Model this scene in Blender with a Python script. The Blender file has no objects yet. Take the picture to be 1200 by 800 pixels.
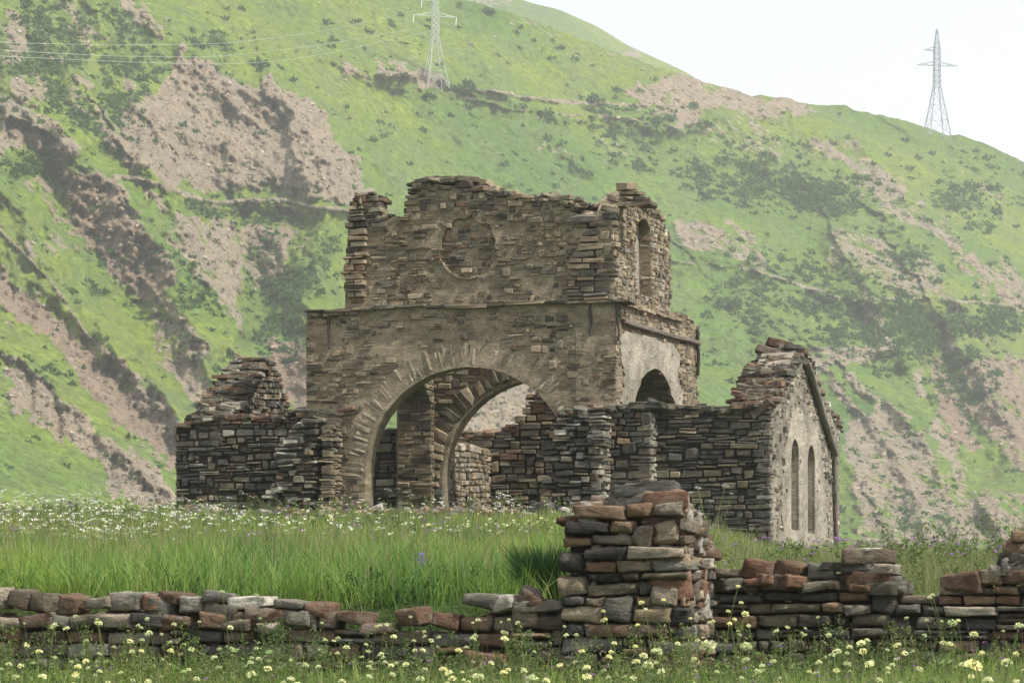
import bpy, bmesh, math, random
import numpy as np
from mathutils import Vector, Matrix
from mathutils.geometry import tessellate_polygon

random.seed(7)
rng = np.random.default_rng(11)
R = math.radians
SC = bpy.context.scene
COL = SC.collection

# ------------------------------------------------------------------ camera, sky, sun
EYE = 1.0            # height of the lens above datum
FPX = 3800.0         # focal length in photograph pixels (1200 wide)
HORIZ = 690.0        # row of the eye level
cam = bpy.data.cameras.new('camera'); cam_o = bpy.data.objects.new('camera', cam); COL.objects.link(cam_o)
cam.sensor_width = 36.0; cam.sensor_fit = 'HORIZONTAL'; cam.lens = 36.0 * FPX / 1200.0
cam.shift_y = (HORIZ - 400.0) / 1200.0
cam.clip_start = 0.1; cam.clip_end = 12000
cam_o.location = (0, 0, EYE); cam_o.rotation_euler = (R(90), 0, 0)
SC.camera = cam_o

SUN_EL = 50.0
SUN_AZ = -29.0       # degrees from +X towards +Y
sdir = Vector((math.cos(R(SUN_EL)) * math.cos(R(SUN_AZ)), math.cos(R(SUN_EL)) * math.sin(R(SUN_AZ)), math.sin(R(SUN_EL))))
sun = bpy.data.lights.new('sun', 'SUN'); sun.energy = 5.0; sun.angle = R(0.5); sun.color = (1.0, 0.95, 0.86)
sun_o = bpy.data.objects.new('sun', sun); COL.objects.link(sun_o)
sun_o.rotation_euler = (-sdir).to_track_quat('-Z', 'Y').to_euler()

w = bpy.data.worlds.new('World'); SC.world = w; w.use_nodes = True
nt = w.node_tree; nt.nodes.clear()
sky = nt.nodes.new('ShaderNodeTexSky'); sky.sky_type = 'NISHITA'; sky.sun_disc = False
sky.sun_elevation = R(SUN_EL); sky.sun_rotation = math.atan2(sdir.x, sdir.y)
sky.air_density = 1.0; sky.dust_density = 6.0; sky.ozone_density = 1.0; sky.altitude = 1800
# thin bright veil of cloud over the whole sky
veil = nt.nodes.new('ShaderNodeMix'); veil.data_type = 'RGBA'; veil.inputs[0].default_value = 0.55
veil.inputs[7].default_value = (10.7, 10.5, 10.2, 1)
nt.links.new(sky.outputs[0], veil.inputs[6])
bg = nt.nodes.new('ShaderNodeBackground'); bg.inputs[1].default_value = 0.12
out = nt.nodes.new('ShaderNodeOutputWorld')
nt.links.new(veil.outputs[2], bg.inputs[0]); nt.links.new(bg.outputs[0], out.inputs[0])

SC.view_settings.view_transform = 'Standard'; SC.view_settings.look = 'None'
SC.view_settings.exposure = 0.2; SC.view_settings.gamma = 1.0
SC.cycles.volume_bounces = 1; SC.cycles.max_bounces = 6; SC.cycles.diffuse_bounces = 3
SC.cycles.transparent_max_bounces = 8

# ------------------------------------------------------------------ small helpers
def px_of(p):
    return 600 + FPX * p[0] / p[1], HORIZ - FPX * (p[2] - EYE) / p[1]

def tag(o, label=None, cat=None, group=None, kind=None):
    if label: o['label'] = label
    if cat: o['category'] = cat
    if group: o['group'] = group
    if kind: o['kind'] = kind
    return o

def empty(name, loc, label, cat, group=None):
    o = bpy.data.objects.new(name, None); COL.objects.link(o); o.location = loc
    o.empty_display_size = 0.2
    bpy.context.view_layer.update()
    return tag(o, label, cat, group)

def link(name, me, parent=None, mats=()):
    o = bpy.data.objects.new(name, me); COL.objects.link(o)
    for m in mats: me.materials.append(m)
    if parent:
        o.parent = parent; o.matrix_parent_inverse = Matrix.Translation(-Vector(parent.location))
    return o

def np_mesh(name, verts, faces, mat_idx=None, smooth=False):
    """verts Nx3, faces: list of arrays (each MxK)"""
    me = bpy.data.meshes.new(name)
    verts = np.ascontiguousarray(verts, dtype=np.float32)
    if not isinstance(faces, (list, tuple)): faces = [faces]
    faces = [f for f in faces if len(f)]
    me.vertices.add(len(verts)); me.vertices.foreach_set('co', verts.ravel())
    loops = np.concatenate([np.asarray(f).ravel() for f in faces]).astype(np.int32)
    sizes = np.concatenate([np.full(len(f), np.asarray(f).shape[1]) for f in faces]).astype(np.int32)
    starts = np.concatenate([[0], np.cumsum(sizes)[:-1]]).astype(np.int32)
    me.loops.add(len(loops)); me.loops.foreach_set('vertex_index', loops)
    me.polygons.add(len(sizes)); me.polygons.foreach_set('loop_start', starts); me.polygons.foreach_set('loop_total', sizes)
    if mat_idx is not None: me.polygons.foreach_set('material_index', np.asarray(mat_idx, dtype=np.int32))
    me.polygons.foreach_set('use_smooth', np.full(len(sizes), smooth))
    me.update(calc_edges=True); me.validate()
    return me

def _h(ix, iy, s):
    v = (ix.astype(np.int64) * 374761393 + iy.astype(np.int64) * 668265263 + s * 1442695041) & 0xffffffff
    v = ((v ^ (v >> 13)) * 1274126177) & 0xffffffff
    return ((v ^ (v >> 16)) & 0xffffff) / float(0xffffff)

def vn(x, y, s=0):
    x = np.asarray(x, float); y = np.asarray(y, float)
    ix = np.floor(x); iy = np.floor(y); fx = x - ix; fy = y - iy
    fx = fx * fx * fx * (fx * (fx * 6 - 15) + 10); fy = fy * fy * fy * (fy * (fy * 6 - 15) + 10)
    ix = ix.astype(np.int64); iy = iy.astype(np.int64)
    a = _h(ix, iy, s); b = _h(ix + 1, iy, s); c = _h(ix, iy + 1, s); d = _h(ix + 1, iy + 1, s)
    return (a + (b - a) * fx + (c - a) * fy + (a - b - c + d) * fx * fy) * 2 - 1

def fbm(x, y, o=4, s=0, g=0.5):
    r = 0; a = 1.0; t = 0
    for k in range(o):
        r = r + a * vn(x * 2 ** k + 17.3 * k, y * 2 ** k - 9.1 * k, s + k); t += a; a *= g
    return r / t

def sst(a, b, x):
    t = np.clip((x - a) / (b - a), 0, 1); return t * t * (3 - 2 * t)

# ------------------------------------------------------------------ materials
def new_mat(name):
    m = bpy.data.materials.new(name); m.use_nodes = True
    n = m.node_tree; n.nodes.clear()
    o = n.nodes.new('ShaderNodeOutputMaterial'); p = n.nodes.new('ShaderNodeBsdfPrincipled')
    p.inputs['Roughness'].default_value = 0.9
    p.inputs['Specular IOR Level'].default_value = 0.2
    n.links.new(p.outputs[0], o.inputs[0])
    return m, n, p

def N(n, t, **k):
    x = n.nodes.new(t)
    for a, b in k.items(): setattr(x, a, b)
    return x

def noise(n, vec, scale, detail=4, rough=0.55, dist=0.0):
    x = N(n, 'ShaderNodeTexNoise'); x.inputs['Scale'].default_value = scale
    x.inputs['Detail'].default_value = detail; x.inputs['Roughness'].default_value = rough
    x.inputs['Distortion'].default_value = dist
    n.links.new(vec, x.inputs['Vector']); return x.outputs['Fac']

def ramp(n, fac, stops, interp='LINEAR'):
    x = N(n, 'ShaderNodeValToRGB'); cr = x.color_ramp; cr.interpolation = interp
    while len(cr.elements) < len(stops): cr.elements.new(0.5)
    for e, (p, c) in zip(cr.elements, stops): e.position = p; e.color = (c[0], c[1], c[2], 1) if not isinstance(c, (int, float)) else (c, c, c, 1)
    n.links.new(fac, x.inputs[0]); return x.outputs[0]

def mix(n, f, a, b, mode='MIX'):
    x = N(n, 'ShaderNodeMix', data_type='RGBA', blend_type=mode)
    for i, v in ((0, f), (6, a), (7, b)):
        if isinstance(v, (int, float)): x.inputs[i].default_value = v if i == 0 else (v, v, v, 1)
        elif isinstance(v, tuple): x.inputs[i].default_value = (v[0], v[1], v[2], 1)
        else: n.links.new(v, x.inputs[i])
    return x.outputs[2]

def mth(n, op, a, b=None, c=None, clamp=False):
    x = N(n, 'ShaderNodeMath', operation=op); x.use_clamp = clamp
    for i, v in enumerate((a, b, c)):
        if v is None: continue
        if isinstance(v, (int, float)): x.inputs[i].default_value = v
        else: n.links.new(v, x.inputs[i])
    return x.outputs[0]

def bump(n, p, h, strength, dist):
    b = N(n, 'ShaderNodeBump'); b.inputs['Strength'].default_value = strength; b.inputs['Distance'].default_value = dist
    n.links.new(h, b.inputs['Height']); n.links.new(b.outputs[0], p.inputs['Normal'])

def rnd_id(n):
    oi = N(n, 'ShaderNodeObjectInfo'); g = N(n, 'ShaderNodeNewGeometry')
    return mth(n, 'FRACT', mth(n, 'ADD', mth(n, 'MULTIPLY', oi.outputs['Random'], 5.37), mth(n, 'MULTIPLY', g.outputs['Random Per Island'], 7.13))), g

def stone_mat(name, cols, lichen=(0.30, 0.29, 0.22), lich=0.5, k=1.0, fine=1.0):
    m, n, p = new_mat(name)
    r, g = rnd_id(n); pos = g.outputs['Position']
    st = [(i / (len(cols)), c) for i, c in enumerate(cols)]
    base = ramp(n, r, st, 'CONSTANT')
    v = mth(n, 'FRACT', mth(n, 'MULTIPLY', r, 13.7))
    base = mix(n, 1.0, base, ramp(n, v, [(0, 0.62), (1, 1.3)]), 'MULTIPLY')
    mp = N(n, 'ShaderNodeMapping'); mp.inputs['Scale'].default_value = (1, 1, 2.6); n.links.new(pos, mp.inputs['Vector'])
    n1 = noise(n, mp.outputs[0], 5.0 * k, 6, 0.62)
    base = mix(n, 1.0, base, ramp(n, n1, [(0.28, 0.55), (0.5, 0.98), (0.72, 1.35)]), 'MULTIPLY')
    n2 = noise(n, pos, 3.2 * k, 5, 0.7)
    lm = ramp(n, n2, [(0.53, 0.0), (0.66, lich)])
    base = mix(n, lm, base, lichen)
    n3 = noise(n, pos, 38 * k, 4, 0.7)
    base = mix(n, 1.0, base, ramp(n, n3, [(0.3, 0.72), (0.65, 1.18)]), 'MULTIPLY')
    n.links.new(base, p.inputs['Base Color'])
    n4 = noise(n, mp.outputs[0], 14 * k, 8, 0.68, 0.4)
    hsum = mth(n, 'ADD', n4, mth(n, 'MULTIPLY', n3, 0.35 * fine))
    bump(n, p, hsum, 0.9, 0.035 / k)
    return m

M = {}
M['stone_olive'] = stone_mat('stone_olive', [(.235,.195,.13),(.18,.155,.11),(.30,.25,.17),(.14,.125,.095),(.22,.19,.135),(.34,.285,.20),(.18,.14,.10),(.26,.215,.145),(.09,.08,.066),(.24,.19,.12)], (.30,.27,.19), .6)
M['stone_grey'] = stone_mat('stone_grey', [(.118,.108,.082),(.078,.073,.062),(.165,.150,.115),(.105,.100,.085),(.150,.130,.092),(.065,.060,.052),(.175,.160,.130),(.125,.102,.070),(.092,.083,.066),(.150,.133,.092)], (.22,.21,.165), .55)
M['stone_brown'] = stone_mat('stone_brown', [(.19,.125,.078),(.12,.09,.065),(.24,.17,.11),(.155,.145,.12),(.16,.10,.062),(.26,.22,.165),(.105,.10,.09),(.20,.135,.085),(.28,.245,.19),(.14,.09,.06)], (.30,.29,.23), .55)
M['stone_rust'] = stone_mat('stone_rust', [(.175,.102,.066),(.135,.082,.057),(.20,.125,.08),(.11,.076,.058),(.165,.13,.098),(.185,.105,.068)], (.27,.24,.18), .6)
M['stone_tan'] = stone_mat('stone_tan', [(.31,.25,.17),(.26,.21,.14),(.34,.28,.20),(.23,.185,.13),(.29,.225,.145)], (.38,.34,.26), .6)
M['stone_pale'] = stone_mat('stone_pale', [(.36,.34,.29),(.28,.26,.22),(.42,.39,.33),(.24,.22,.18),(.33,.29,.23),(.20,.175,.14)], (.44,.42,.36), .6)

M['scree'] = stone_mat('scree_stone', [(.22,.18,.14),(.30,.25,.19),(.17,.14,.11),(.36,.31,.24),(.25,.20,.15)], (.30,.27,.21), .3, .1)

def mortar_mat(name, a, b, sc=1.0, bs=0.9):
    m, n, p = new_mat(name)
    g = N(n, 'ShaderNodeNewGeometry'); pos = g.outputs['Position']
    mp = N(n, 'ShaderNodeMapping'); mp.inputs['Scale'].default_value = (1, 1, 2.2); n.links.new(pos, mp.inputs['Vector'])
    n1 = noise(n, mp.outputs[0], 2.4 * sc, 8, 0.7); n2 = noise(n, pos, 26 * sc, 5, 0.7)
    c = ramp(n, n1, [(0.32, a), (0.62, b)])
    c = mix(n, 1.0, c, ramp(n, noise(n, pos, .9 * sc, 4, 0.6), [(0.35, (.68, .68, .64)), (0.62, (1.15, 1.12, 1.08))]), 'MULTIPLY')
    c = mix(n, 1.0, c, ramp(n, n2, [(0.3, 0.65), (0.68, 1.25)]), 'MULTIPLY')
    n.links.new(c, p.inputs['Base Color'])
    bump(n, p, mth(n, 'ADD', noise(n, mp.outputs[0], 7 * sc, 8, 0.72), mth(n, 'MULTIPLY', n2, .5)), bs, 0.10)
    return m
M['mortar'] = mortar_mat('mortar', (.18,.155,.11), (.42,.36,.26))
M['dark_joint'] = mortar_mat('dark_joint', (.035,.03,.024), (.075,.062,.048))
M['stone_ring'] = stone_mat('stone_ring', [(.42,.365,.27),(.36,.31,.225),(.46,.40,.30),(.39,.33,.235)], (.44,.39,.30), .7)
M['plaster'] = mortar_mat('plaster', (.27,.245,.20), (.50,.465,.39), 1.1, 0.7)
M['mortar_pale'] = mortar_mat('mortar_pale', (.20,.18,.145), (.42,.385,.32), 1.0, 0.9)
M['plaster_tan'] = mortar_mat('plaster_tan', (.26,.215,.15), (.42,.355,.255), 0.7, 0.7)

def wood_mat(name, a, b):
    m, n, p = new_mat(name)
    t = N(n, 'ShaderNodeTexCoord'); mp = N(n, 'ShaderNodeMapping'); mp.inputs['Scale'].default_value = (1.2, 18, 18)
    n.links.new(t.outputs['Object'], mp.inputs['Vector'])
    n1 = noise(n, mp.outputs[0], 2.2, 6, 0.6)
    n.links.new(ramp(n, n1, [(0.3, a), (0.7, b)]), p.inputs['Base Color']); bump(n, p, n1, 0.8, 0.02)
    return m
M['old_wood'] = wood_mat('old_wood', (.075,.06,.045), (.24,.215,.18))
M['dark_wood'] = wood_mat('dark_wood', (.03,.025,.02), (.11,.095,.08))

def leaf_mat(name, cols, trans=0.35, rough=0.6, scale=0.6, tipcol=None):
    """thin leaves: diffuse + translucency, colour varied per leaf and by patches of ground"""
    m, n, p = new_mat(name)
    r, g = rnd_id(n)
    c = ramp(n, r, [(i / max(1, len(cols) - 1), q) for i, q in enumerate(cols)])
    n1 = noise(n, g.outputs['Position'], scale, 3, 0.5)
    c = mix(n, 1.0, c, ramp(n, n1, [(0.3, (0.58, 0.68, 0.60)), (0.5, (1.0, 1.0, 1.0)), (0.7, (1.35, 1.2, 1.05))]), 'MULTIPLY')
    n.links.new(c, p.inputs['Base Color']); p.inputs['Roughness'].default_value = rough
    tr = N(n, 'ShaderNodeBsdfTranslucent'); n.links.new(c, tr.inputs[0])
    ms = N(n, 'ShaderNodeMixShader'); ms.inputs[0].default_value = trans
    n.links.new(p.outputs[0], ms.inputs[1]); n.links.new(tr.outputs[0], ms.inputs[2])
    n.links.new(ms.outputs[0], n.nodes['Material Output'].inputs[0])
    return m
M['grass'] = leaf_mat('grass', [(.11,.22,.035),(.20,.34,.055),(.08,.17,.028),(.28,.42,.08),(.36,.42,.15),(.14,.28,.045)], .34, scale=.45)
M['dry_grass'] = leaf_mat('dry_grass', [(.20,.25,.075),(.31,.30,.14),(.15,.22,.055),(.36,.32,.19),(.22,.28,.09)], .4, scale=.25)
M['herb'] = leaf_mat('herb', [(.085,.14,.038),(.13,.19,.055),(.06,.105,.03),(.18,.235,.08),(.22,.23,.11)], .35, scale=.5)
M['broad_grass'] = leaf_mat('broad_grass', [(.07,.16,.04),(.12,.24,.06),(.17,.29,.09),(.05,.12,.03)], .4, scale=.6)
M['stalk'] = leaf_mat('stalk', [(.24,.22,.11),(.32,.29,.16),(.20,.22,.08)], .2)
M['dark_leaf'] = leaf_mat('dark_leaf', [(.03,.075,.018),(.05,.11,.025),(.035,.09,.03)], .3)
M['stem'] = leaf_mat('stem', [(.16,.24,.08),(.22,.28,.10),(.20,.20,.09)], .15)
M['cream'] = leaf_mat('cream_petal', [(.80,.82,.42),(.86,.87,.56),(.72,.78,.36)], .35)
M['white'] = leaf_mat('white_petal', [(.82,.83,.78),(.76,.78,.70),(.85,.86,.84)], .35)
M['purple'] = leaf_mat('purple_petal', [(.32,.14,.42),(.40,.20,.48),(.26,.12,.40)], .35)
M['blue'] = leaf_mat('blue_petal', [(.16,.13,.42),(.24,.19,.50),(.12,.11,.36)], .35)
M['hill_shrub'] = leaf_mat('hill_shrub', [(.050,.115,.030),(.07,.15,.036),(.038,.09,.030),(.095,.18,.042)], .45, scale=.05)

def ground_mat():
    m, n, p = new_mat('soil_and_turf')
    g = N(n, 'ShaderNodeNewGeometry'); pos = g.outputs['Position']
    n1 = noise(n, pos, 1.3, 8, 0.65); n2 = noise(n, pos, 22, 4, 0.6)
    c = ramp(n, n1, [(0.35, (.035,.06,.016)), (0.5, (.06,.10,.022)), (0.66, (.10,.12,.04))])
    c = mix(n, 1.0, c, ramp(n, n2, [(0.3, 0.6), (0.7, 1.3)]), 'MULTIPLY')
    n.links.new(c, p.inputs['Base Color']); bump(n, p, n2, 1.0, 0.05)
    return m
M['ground'] = ground_mat()

def hill_mat():
    m, n, p = new_mat('hillside_turf_and_scree')
    g = N(n, 'ShaderNodeNewGeometry'); pos = g.outputs['Position']
    at = N(n, 'ShaderNodeAttribute'); at.attribute_name = 'bare'
    ad = N(n, 'ShaderNodeAttribute'); ad.attribute_name = 'bushy'
    ar = N(n, 'ShaderNodeAttribute'); ar.attribute_name = 'red'
    big = noise(n, pos, 0.012, 4, 0.55); mid = noise(n, pos, 0.07, 6, 0.65); fin = noise(n, pos, 0.42, 6, 0.7); spk = noise(n, pos, 1.1, 4, 0.65)
    grass = ramp(n, big, [(0.30, (.048,.102,.018)), (0.46, (.092,.150,.018)), (0.60, (.138,.180,.022)), (0.74, (.088,.128,.024))])
    grass = mix(n, ramp(n, mid, [(0.42, 0.0), (0.66, 0.75)]), grass, (.090, .128, .045))
    grass = mix(n, 1.0, grass, ramp(n, fin, [(0.28, 0.45), (0.48, 0.95), (0.7, 1.45)]), 'MULTIPLY')
    grass = mix(n, 1.0, grass, ramp(n, spk, [(0.36, 0.62), (0.5, 1.0), (0.66, 1.25)]), 'MULTIPLY')
    dk = mth(n, 'MULTIPLY', ramp(n, fin, [(0.42, 1.0), (0.6, 0.0)]), ad.outputs['Fac'])
    grass = mix(n, mth(n, 'MULTIPLY', dk, 0.85), grass, (.036, .082, .024))
    rock = ramp(n, mid, [(0.30, (.165,.135,.095)), (0.45, (.285,.235,.165)), (0.6, (.225,.195,.15)), (0.75, (.36,.305,.22))])
    rock = mix(n, ar.outputs['Fac'], rock, (.20, .125, .085))
    rock = mix(n, 1.0, rock, ramp(n, fin, [(0.3, 0.62), (0.5, 0.98), (0.7, 1.28)]), 'MULTIPLY')
    rock = mix(n, 1.0, rock, ramp(n, spk, [(0.35, 0.68), (0.5, 1.0), (0.68, 1.35)]), 'MULTIPLY')
    # scree breaks into turf through patchy noise
    pt = mth(n, 'ADD', at.outputs['Fac'], mth(n, 'MULTIPLY', mth(n, 'SUBTRACT', fin, 0.5), 1.3))
    pt = mth(n, 'ADD', pt, mth(n, 'MULTIPLY', mth(n, 'SUBTRACT', mid, 0.5), 0.8))
    f = ramp(n, pt, [(0.50, 0.0), (0.60, 1.0)])
    c = mix(n, f, grass, rock)
    n.links.new(c, p.inputs['Base Color'])
    h = mth(n, 'ADD', fin, mth(n, 'MULTIPLY', spk, 0.4))
    b = N(n, 'ShaderNodeBump'); b.inputs['Distance'].default_value = 1.6
    n.links.new(h, b.inputs['Height']); n.links.new(mth(n, 'ADD', 0.45, mth(n, 'MULTIPLY', f, 0.5)), b.inputs['Strength'])
    n.links.new(b.outputs[0], p.inputs['Normal'])
    return m
M['hill'] = hill_mat()
m, n_, p_ = new_mat('galvanised_steel'); p_.inputs['Base Color'].default_value = (.33, .38, .45, 1); p_.inputs['Roughness'].default_value = .5; p_.inputs['Metallic'].default_value = .3; M['steel'] = m
m, n_, p_ = new_mat('pale_steel'); p_.inputs['Base Color'].default_value = (.48, .51, .50, 1); p_.inputs['Roughness'].default_value = .5; M['pale_steel'] = m
m, n_, p_ = new_mat('glazed_insulator'); p_.inputs['Base Color'].default_value = (.85, .87, .86, 1); p_.inputs['Roughness'].default_value = .3; M['insul'] = m
m, n_, p_ = new_mat('aluminium_cable'); p_.inputs['Base Color'].default_value = (.36, .39, .34, 1); M['cable'] = m

# ------------------------------------------------------------------ local frames of the church and of the gate pillar
TH = R(18.0); S_, C_ = math.sin(TH), math.cos(TH)
RIGHT = Vector((C_, -S_, 0)); BACK = Vector((S_, C_, 0)); UP = Vector((0, 0, 1))
CH = Vector((2.344, 73.0, 0))          # front right corner of the tower
PL = Vector((200 / FPX * 29.0, 29.0, 0))   # front right corner of the gate pillar

class Face:
    """vertical plane; d runs to the right along it, into goes into the wall"""
    def __init__(s, O, d, into): s.O = Vector(O); s.d = Vector(d); s.into = Vector(into)
    def at(s, a, z, dep=0.0):
        p = s.O + s.d * a + s.into * dep; return Vector((p.x, p.y, z))
    def px(s, a, z): return px_of(s.at(a, z))
    def inv(s, px, py):
        k = (px - 600) / FPX
        a = (k * s.O.y - s.O.x) / (s.d.x - k * s.d.y)
        Y = s.O.y + s.d.y * a
        return a, EYE + (HORIZ - py) * Y / FPX

def front(v, base=CH): return Face(base + BACK * v, RIGHT, BACK)     # faces the camera; a = -u
def side(u, base=CH): return Face(base - RIGHT * u, BACK, -RIGHT)    # faces right; a = v

def inpoly(x, y, P):
    c = False; j = len(P) - 1
    for i in range(len(P)):
        xi, yi = P[i]; xj, yj = P[j]
        if (yi > y) != (yj > y) and x < (xj - xi) * (y - yi) / (yj - yi) + xi: c = not c
        j = i
    return c

# ------------------------------------------------------------------ stones
def chamfer_stone(asp, seed, hero=False):
    r = random.Random(seed)
    if hero:
        nx = 6 if asp > 1.6 else 4; ny, nz = 2, 4
    else:
        nx, ny, nz = (3, 1, 1)
    V = {}; vs = []; fs = []
    def vid(i, j, k):
        if (i, j, k) not in V: V[(i, j, k)] = len(vs); vs.append((i, j, k))
        return V[(i, j, k)]
    if hero:
        for i in range(nx):
            for j in range(ny):
                fs.append([vid(i,j,0),vid(i,j+1,0),vid(i+1,j+1,0),vid(i+1,j,0)]); fs.append([vid(i,j,nz),vid(i+1,j,nz),vid(i+1,j+1,nz),vid(i,j+1,nz)])
        for i in range(nx):
            for k in range(nz):
                fs.append([vid(i,0,k),vid(i+1,0,k),vid(i+1,0,k+1),vid(i,0,k+1)]); fs.append([vid(i,ny,k),vid(i,ny,k+1),vid(i+1,ny,k+1),vid(i+1,ny,k)])
        for j in range(ny):
            for k in range(nz):
                fs.append([vid(0,j,k),vid(0,j,k+1),vid(0,j+1,k+1),vid(0,j+1,k)]); fs.append([vid(nx,j,k),vid(nx,j+1,k),vid(nx,j+1,k+1),vid(nx,j,k+1)])
        P = np.array(vs, float) / np.array([nx, ny, nz]) * 2 - 1
        # pull grid lines towards the edges, then round the box
        P = np.sign(P) * np.abs(P) ** 0.55
        rad = r.uniform(.12, .42); box = np.array([asp, 1.2, 1.0]); Q = P * box
        inner = np.clip(Q, -(box - rad), box - rad); dlt = Q - inner
        L = np.linalg.norm(dlt, axis=1, keepdims=True); L[L == 0] = 1
        Q = inner + dlt / L * np.minimum(L, rad)
        o = r.uniform(0, 99)
        nn = np.stack([fbm(Q[:, 0] * 1.1 + o, Q[:, 2] * 1.3 + Q[:, 1] * .9 + k * 7 + o, 3, 5 + k) for k in range(3)], 1)
        n2 = np.stack([fbm(Q[:, 0] * 3.1 + o, Q[:, 2] * 3.3 + Q[:, 1] * 2.1 + k * 5 + o, 2, 15 + k) for k in range(3)], 1)
        Q = Q + nn * np.array([.26, .24, .24]) + n2 * .07
        # wedge / skew so no two look alike
        Q[:, 2] *= 1 + r.uniform(-.24, .24) * Q[:, 0] / asp
        Q[:, 0] += r.uniform(-.22, .22) * Q[:, 2]
        Q[:, 2] += r.uniform(-.08, .08) * Q[:, 0] / asp
        Q = Q / (box * 2) 
        return Q, fs
    c = .20
    # rough chamfered block: 24 vertices, 26 faces
    box = np.array([asp, 1.0, 1.0]); pts = []; key = {}
    for sx in (-1, 1):
        for sy in (-1, 1):
            for sz in (-1, 1):
                j = np.array([r.uniform(0, .34), r.uniform(0, .14), r.uniform(0, .26)])
                cc = c * r.uniform(.6, 1.5)
                cor = (box - j) * np.array([sx, sy, sz])
                for ax in range(3):
                    q = cor.copy()
                    for b in range(3):
                        if b != ax: q[b] -= cc * np.sign(cor[b])
                    key[(sx, sy, sz, ax)] = len(pts); pts.append(q)
    fs = []
    for ax in range(3):
        o1, o2 = [b for b in range(3) if b != ax]
        for s in (-1, 1):
            quad = []
            for a, b in ((-1, -1), (1, -1), (1, 1), (-1, 1)):
                t = [0, 0, 0]; t[ax] = s; t[o1] = a; t[o2] = b; quad.append(key[(*t, ax)])
            flip = (s > 0) ^ (ax == 1)
            fs.append(quad if flip else quad[::-1])
    for ax in range(3):          # edge chamfers run along ax
        o1, o2 = [b for b in range(3) if b != ax]
        for a in (-1, 1):
            for b in (-1, 1):
                t0 = [0, 0, 0]; t0[o1] = a; t0[o2] = b; t1 = list(t0); t0[ax] = -1; t1[ax] = 1
                q = [key[(*t0, o1)], key[(*t1, o1)], key[(*t1, o2)], key[(*t0, o2)]]
                fs.append(q)
    for sx in (-1, 1):
        for sy in (-1, 1):
            for sz in (-1, 1):
                fs.append([key[(sx, sy, sz, 0)], key[(sx, sy, sz, 1)], key[(sx, sy, sz, 2)]])
    P = np.array(pts)
    # orient every face outwards
    out = []
    for f in fs:
        q = P[f]; nn = np.cross(q[1] - q[0], q[2] - q[0])
        out.append(f if np.dot(nn, q.mean(0)) > 0 else f[::-1])
    return P / (box * 2), out

VAR = {}
for hero in (False, True):
    for ai, asp in enumerate((1.0, 1.8, 3.0, 4.8)):
        for k in range(7):
            v, f = chamfer_stone(asp, 1000 * ai + k + (500 if hero else 0), hero)
            q4 = np.array([x for x in f if len(x) == 4]); q3 = np.array([x for x in f if len(x) == 3]).reshape(-1, 3)
            VAR[(hero, ai, k)] = (v, q4, q3, None)
PAL = ['stone_olive', 'stone_grey', 'stone_brown', 'stone_rust', 'stone_tan', 'stone_pale', 'stone_ring']
_mesh = {}
def stone_mesh(key, pal):
    if (key, pal) not in _mesh:
        v, q4, q3, _ = VAR[key]
        me = np_mesh('stone', v, [q4, q3], smooth=key[0]); me.materials.append(M[PAL[pal]])
        _mesh[(key, pal)] = me
    return _mesh[(key, pal)]

def put(items, c, X, Yv, Z, size, pal, vis=1.0, hero=False, rnd=random):
    """stone centred at c; X length axis, Yv depth axis, Z height axis; size (l, depth, h)"""
    asp = size[0] / max(size[2], .01)
    ai = 0 if asp < 1.35 else 1 if asp < 2.35 else 2 if asp < 3.8 else 3
    fx = rnd.choice((1, -1)); fz = rnd.choice((1, -1))
    A = Matrix((X * size[0] * fx, Yv * size[1] * fx * fz, Z * size[2] * fz)).transposed()
    px = FPX / max(c[1], 5)
    items.append(((hero, ai, rnd.randrange(7)), A, Vector(c), pal, vis * size[0] * size[2] * px * px))

def finish(root, items, limit=295, stuffname='rubble_masonry'):
    items.sort(key=lambda t: -t[4])
    inv = Matrix.Translation(-Vector(root.location))
    for key, A, c, pal, wgt in items[:limit]:
        o = bpy.data.objects.new('stone', stone_mesh(key, pal)); COL.objects.link(o)
        o.parent = root
        m4 = A.to_4x4(); m4.translation = c - Vector(root.location)
        o.matrix_local = m4
    rest = items[limit:]
    if rest:
        vs, f4, f3, i4, i3, off = [], [], [], [], [], 0
        for key, A, c, pal, wgt in rest:
            v, q4, q3, _ = VAR[key]
            vs.append(v @ np.array(A).T + np.array(c)); f4.append(q4 + off); i4 += [pal] * len(q4)
            if len(q3): f3.append(q3 + off); i3 += [pal] * len(q3)
            off += len(v)
        me = np_mesh(stuffname, np.concatenate(vs), [np.concatenate(f4)] + ([np.concatenate(f3)] if f3 else []), i4 + i3, smooth=rest[0][0][0])
        o = link(stuffname, me, root, [M[k] for k in PAL]); tag(o, kind='stuff')

def jit(X, Yv, Z, a=.03, b=.03, c=.03, r=random):
    m = Matrix.Rotation(r.gauss(0, a), 3, 'Z') @ Matrix.Rotation(r.gauss(0, b), 3, Yv) @ Matrix.Rotation(r.gauss(0, c), 3, X)
    return m @ X, m @ Yv, m @ Z

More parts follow.
